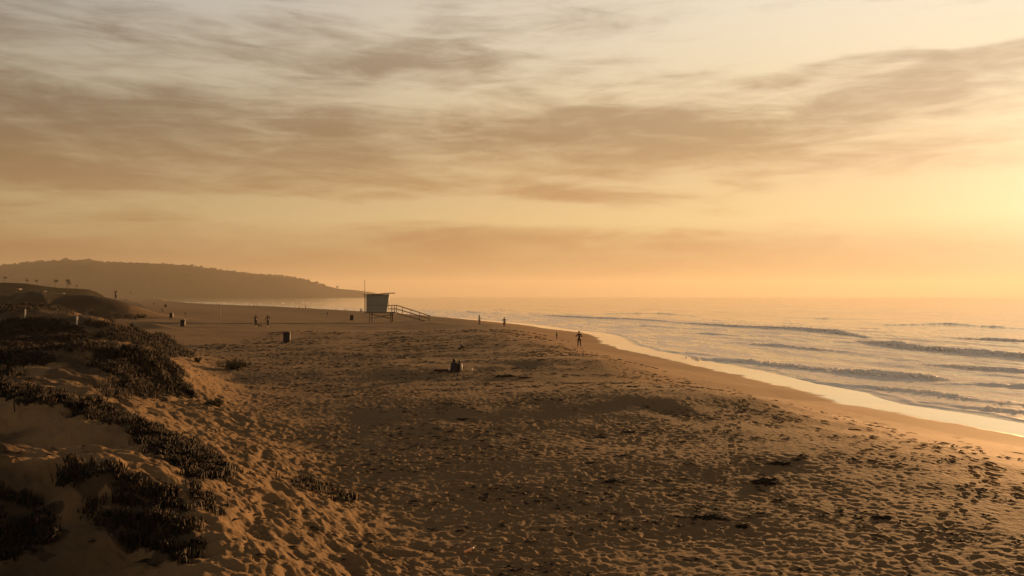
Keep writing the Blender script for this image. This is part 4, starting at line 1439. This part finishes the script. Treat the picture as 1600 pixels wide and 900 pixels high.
# person on the far dune with both hands at the head
x, y = foot(181, 466)
y = min(y, 152); x = (181 - 800) / F * y
LIFT_H = {'elbowl': (-.34, .10, 1.50), 'wristl': (-.20, .10, 1.72), 'palml': (-.13, .09, 1.76), 'elbowr': (.30, .16, 1.42), 'wristr': (.15, .18, 1.62), 'palmr': (.10, .17, 1.68), 'neck': (-.03, .0, 1.50), 'jaw': (-.05, .02, 1.565), 'skull': (-.07, .01, 1.66)}
person('person in a long dark coat standing on top of the far dune', x, y, 1.74, R(165), LIFT_H, M_dark, M_dark, coat=True)
x, y = foot(468, 483.2)
g3 = 'walkers far along the waterline'
person('left adult of the distant trio at the water edge', x, y, hgt(6.0, y), R(100), STEP, M_brown, M_brown, group=g3)
x, y = foot(472.6, 483)
person('child between two adults in the distant trio', x, y, hgt(3.4, y), R(90), None, M_brown, M_brown, group=g3)
x, y = foot(477.6, 483.2)
person('taller right adult of the distant trio', x, y, hgt(6.8, y), R(80), STEP, M_dark, M_dark, group=g3)
for px, py, h_, lab in ((397, 479.8, 4.4, 'left one of the tiny pair at the water, above the two dog walkers'), (401, 479.8, 4.2, 'right one of the tiny pair at the water, above the two dog walkers'),
                        (299, 473.2, 3.0, 'left figure of the faintest pair on the far left shore'), (305.5, 473.2, 2.6, 'bent right figure of the faintest pair on the far left shore'),
                        (240.5, 478.0, 6.0, 'thin lone figure beside the end of the far dune'), (253.5, 488.0, 6.6, 'lone figure standing at the toe of the far dune'),
                        (539.6, 486.6, 3.6, 'short figure at the waves left of the tower'), (563.2, 488.6, 6.8, 'left one of two people standing close together beside the tower mast'), (565.4, 488.8, 6.0, 'right one of two people standing close together beside the tower mast')):
    x, y = foot(px, py)
    person(lab, x, y, min(hgt(h_, y), 1.9), R(150), None, M_brown, M_dark, hair_long=False, group=g3)


# small dog
def quadruped(x, y, rz, s, label):
    J = {'rump': ((0, -.22, .30), .065), 'belly': ((0, 0, .29), .075), 'chest': ((0, .20, .31), .088), 'neck': ((0, .30, .40), .052), 'head': ((0, .37, .47), .055), 'muzzle': ((0, .47, .45), .026),
         'tail': ((0, -.32, .38), .018), 'tip': ((0, -.37, .48), .009)}
    ed = [('rump', 'belly'), ('belly', 'chest'), ('chest', 'neck'), ('neck', 'head'), ('head', 'muzzle'), ('rump', 'tail'), ('tail', 'tip')]
    for sg, k in ((-1, 'l'), (1, 'r')):
        J['stifle' + k] = ((sg * .07, -.17, .20), .040); J['hock' + k] = ((sg * .07, -.27, .11), .018); J['paw' + k] = ((sg * .07, -.25, .015), .02)
        J['elbow' + k] = ((sg * .07, .19, .19), .030); J['carpus' + k] = ((sg * .07, .20, .09), .018); J['hand' + k] = ((sg * .07, .22, .015), .02)
        J['ear' + k] = ((sg * .04, .35, .545), .012)
        ed += [('rump', 'stifle' + k), ('stifle' + k, 'hock' + k), ('hock' + k, 'paw' + k), ('chest', 'elbow' + k), ('elbow' + k, 'carpus' + k), ('carpus' + k, 'hand' + k), ('head', 'ear' + k)]
    E = empty('dog', (x, y, h1(x, y) - .01), rz, s)
    skinned('body', J, ed, M_dog, E)
    return tag(E, label, 'dog')


x, y = foot(406.2, 511.2)
quadruped(x, y, R(120), 1.05, 'small dark dog walking between the two long haired people')

# things lying beside the seated pair
gx0, gy0 = foot(721, 580)
b = bmesh.new()
r = bmesh.ops.create_uvsphere(b, u_segments=18, v_segments=12, radius=1)
for v in r['verts']:
    v.co = Vector((v.co.x * .05 * (1.1 - .35 * v.co.z), v.co.y * .15, v.co.z * .27 + .25 + .02 * math.sin(v.co.x * 40)))
E = empty('beach_bag', (gx0, gy0, h1(gx0, gy0)), .3)
bm_obj('bag_body', b, M_white, E, True)
b = bmesh.new()
for s_ in (-1, 1):
    pv = None
    for q in range(9):
        a = math.pi * q / 8
        p = Vector((s_ * .03 + .08 * math.cos(a) * .9, s_ * .05, .46 + .13 * math.sin(a)))
        if pv is not None:
            bar(b, pv, p, .018, .018, 5)
        pv = p
bm_obj('handle', b, M_brown, E)
tag(E, 'upright pale bag standing right beside the dark clad sitter', 'bag')
for px, lab in ((702, 'tiny white cup on the sand left of the dark clad sitter'), (737.4, 'tiny white cup on the sand right of the pale bag')):
    xx, yy = foot(px, 579.5)
    b = bmesh.new(); r = bmesh.ops.create_cone(b, cap_ends=True, segments=14, radius1=.045, radius2=.062, depth=.15)
    bmesh.ops.translate(b, verts=r['verts'], vec=(0, 0, .073))
    r = bmesh.ops.create_cone(b, cap_ends=True, segments=14, radius1=.066, radius2=.060, depth=.015); bmesh.ops.translate(b, verts=r['verts'], vec=(0, 0, .157))
    o = bm_obj('cup', b, M_white, None, True); o.location = (xx, yy, h1(xx, yy)); tag(o, lab, 'cup')
xx, yy = foot(690, 579.5)
b = bmesh.new()
N_ = 12
vg = [[b.verts.new((-.45 + .9 * i / N_, -.3 + .6 * j / N_, .03 + .05 * abs(math.sin(i * 1.3 + j * .7)) * (1 if 0 < i < N_ else 0))) for j in range(N_ + 1)] for i in range(N_ + 1)]
for i in range(N_):
    for j in range(N_):
        b.faces.new((vg[i][j], vg[i + 1][j], vg[i + 1][j + 1], vg[i][j + 1]))
o = bm_obj('beach_towel', b, M_brown, None, True); o.location = (xx, yy, h1(xx, yy)); tag(o, 'crumpled dark towel on the sand left of the dark clad sitter', 'towel')
md = o.modifiers.new('thick', 'SOLIDIFY'); md.thickness = .02


# ------------------------------------------------------------------ litter bins
def bin_parts():
    E = empty('trash_bin', (0, 0, 0))
    b = bmesh.new()
    box(b, (0, 0, .47), (.56, .56, .90), bevel=.025)
    for s_ in (-1, 1):                        # pressed ribs on each side
        for q in (-.17, 0, .17):
            box(b, (q, s_ * .283, .46), (.05, .018, .74), bevel=.004)
            box(b, (s_ * .283, q, .46), (.018, .05, .74), bevel=.004)
    bm_obj('bin_body', b, M_bin, E)
    b = bmesh.new(); box(b, (0, 0, .965), (.64, .64, .075), bevel=.02); box(b, (0, 0, 1.02), (.40, .40, .05), bevel=.015)
    bm_obj('lid', b, M_lid, E)
    b = bmesh.new(); box(b, (.315, 0, .50), (.035, .40, .56), bevel=.008); box(b, (.33, 0, .86), (.07, .20, .10), bevel=.02)
    bm_obj('sunlit_side', b, M_bin_sunlit, E)  # pale slab on one side, its colour stands in for sunlight
    return E


bin0 = bin_parts()
bins = [(448, 535, 17.5, 'nearest and largest blue bin, one side coloured as sunlit'), (285.6, 510.2, 11.2, 'bin below the far dune, one side coloured as sunlit, second largest'), (267.8, 497, 8.2, 'smaller bin just beyond the second largest one'),
        (549.6, 500.4, 8.6, 'dark bin standing alone left of the lifeguard tower'), (258.6, 480, 4.6, 'faintest tiny bin near the far shore')]
for k, (px, py, hp, lab) in enumerate(bins):
    x, y = foot(px, py)
    if k == 0:
        o = bin0
    else:
        o = bin0.copy(); C.objects.link(o)
        for ch in list(bin0.children):
            c = ch.copy(); C.objects.link(c); c.parent = o
    s = min(hp * y / F / 1.045, 1.25)
    o.location = (x, y, h1(x, y) - .01); o.scale = (s, s, s); o.rotation_euler = (0, 0, R((12, 14, 12, 20, 40)[k]))
    tag(o, lab, 'trash bin', 'trash bins on the beach')


# ------------------------------------------------------------------ poles and posts
x, y = foot(343.4, 498)
b = bmesh.new(); Hh = 23.0 * y / F
bar(b, (0, 0, -.3), (0, 0, Hh * .6), .14, .12, 9); bar(b, (0, 0, Hh * .6), (0, 0, Hh), .12, .10, 9)
o = empty('volleyball_post', (x, y, h1(x, y)))
bm_obj('pole', b, M_pole, o)
for q in (.28, .62, .80, .93):
    b = bmesh.new(); bar(b, (0, 0, Hh * q - .06), (0, 0, Hh * q + .06), .22, .22, 9); bm_obj('collar', b, M_lid, o)
tag(o, 'thin tall post with collars standing alone on the open sand', 'post')
for px, py, hp, wp, lab in ((39.6, 497, 13.5, 1.9, 'slimmer pale post behind the dark dune, left of the other'), (120.6, 508.5, 13.5, 2.8, 'thicker white post between two dark dune hummocks')):
    x, y = foot(px, py)
    W = max(wp * y / F * .8, .08); Hh = hp * y / F
    E = empty('marker_post', (x, y, h1(x, y)))
    b = bmesh.new(); box(b, (0, 0, Hh / 2 - .2), (W, W * .8, Hh + .4), bevel=.01); bm_obj('shaft', b, M_white, E)
    b = bmesh.new(); box(b, (0, 0, Hh + .03), (W * 1.15, W * .95, .05), bevel=.01); bm_obj('cap', b, M_wood, E)
    E.rotation_euler = (0, R(1.5), R(-30))
    tag(E, lab, 'post', 'pale marker posts on the dunes')
for px, py, hp, lab in ((512.0, 495.4, 7.2, 'round sign on a thin post left of the lone dark bin'), (290.2, 494.5, 6.5, 'round sign on a post just above the second largest bin')):
    x, y = foot(px, py)
    E = empty('round_sign', (x, y, h1(x, y)), R(-20)); Hh = hp * y / F
    b = bmesh.new(); bar(b, (0, 0, -.2), (0, 0, Hh * .95), .06, .06, 7); bm_obj('post', b, M_wood, E)
    b = bmesh.new(); bar(b, (0, -.06, Hh * .78), (0, -.02, Hh * .78), Hh * .40, Hh * .40, 20); bm_obj('sign_plate', b, M_lid, E)
    tag(E, lab, 'sign', 'round signs on the beach')

# orange plastic piece in the foreground
x, y = foot(733, 864)
E = empty('plastic_bottle', (x, y, h1(x, y) + .05), R(32))
u = y / F
L_ = 19 * u
b = bmesh.new()
prof = [(-.5, .0), (-.49, .16), (-.44, .19), (-.25, .19), (-.23, .175), (-.21, .19), (0, .19), (.02, .175), (.04, .19), (.18, .19), (.26, .15), (.30, .10)]
rings = []
for t, r_ in prof:
    rings.append([b.verts.new((t * L_, r_ * L_ * math.cos(a) * .55, r_ * L_ * math.sin(a) * .55)) for a in np.linspace(0, 2 * math.pi, 17)[:-1]])
for i in range(len(rings) - 1):
    for j in range(16):
        b.faces.new((rings[i][j], rings[i + 1][j], rings[i + 1][(j + 1) % 16], rings[i][(j + 1) % 16]))
bm_obj('bottle_body', b, M_orange, E, True)
b = bmesh.new(); bar(b, (L_ * .29, 0, 0), (L_ * .5, 0, 0), L_ * .15, L_ * .13, 16); bm_obj('cap', b, M_white, E, True)
E.rotation_euler = (0, R(-10), R(42))
tag(E, 'small orange plastic bottle with a white cap lying in the trampled sand', 'bottle')

# gull in flight
d = 150
b = bmesh.new()
r = bmesh.ops.create_uvsphere(b, u_segments=12, v_segments=8, radius=1)
for v in r['verts']:
    v.co = Vector((v.co.x * .055 * (1 - .3 * v.co.y), v.co.y * .20, v.co.z * .055))
def wing(s_):
    pts = [(.04, .08, .01), (.22, .12, .10), (.52, .02, .03), (.50, -.03, .03), (.22, -.02, .09), (.04, -.08, .01)]
    up_ = [b.verts.new((s_ * p[0], p[1], p[2] + .008)) for p in pts]; dn_ = [b.verts.new((s_ * p[0], p[1], p[2] - .006)) for p in pts]
    for a_, c_ in ((0, 5), (1, 4)):
        pass
    for L3 in (up_, dn_):
        b.faces.new((L3[0], L3[1], L3[4], L3[5])); b.faces.new((L3[1], L3[2], L3[3], L3[4]))
    for q in range(6):
        b.faces.new((up_[q], up_[(q + 1) % 6], dn_[(q + 1) % 6], dn_[q]))
wing(1); wing(-1)
box(b, (0, -.24, 0), (.07, .12, .012)); bar(b, (0, .19, .01), (0, .26, 0), .03, .008, 6)
o = bm_obj('gull', b, M_bird); o.location = ((204 - 800) / F * d, d, EYE + (HY - 457.5) / F * d); o.rotation_euler = (0, R(20), R(60))
tag(o, 'tiny bird flying low over the slope right of the far dune', 'bird')

# ------------------------------------------------------------------ haze
b = bmesh.new()
box(b, (0, 0, 0), (1, 1, 1))
mh = bpy.data.materials.new('haze')
mh.use_nodes = True
t = NT(mh.node_tree)
for nd in list(mh.node_tree.nodes):
    if nd.type == 'BSDF_PRINCIPLED':
        mh.node_tree.nodes.remove(nd)
pv = t.node('ShaderNodeVolumePrincipled')
pv.inputs['Color'].default_value = (.57, .54, .48, 1)
pv.inputs['Density'].default_value = 0.000085
pv.inputs['Anisotropy'].default_value = .3
pv.inputs['Density Attribute'].default_value = ''
t.l.new(pv.outputs[0], mh.node_tree.nodes['Material Output'].inputs['Volume'])
hz = bm_obj('haze', b, mh)
hz.scale = (26500, 26500, 260)
hz.location = (0, 0, 260 / 2 - 11)
tag(hz, 'warm evening sea haze', kind='stuff')
for o in sc.objects:
    if o.type == 'MESH' and o.data.name.startswith('haze'):
        o.display_type = 'WIRE'
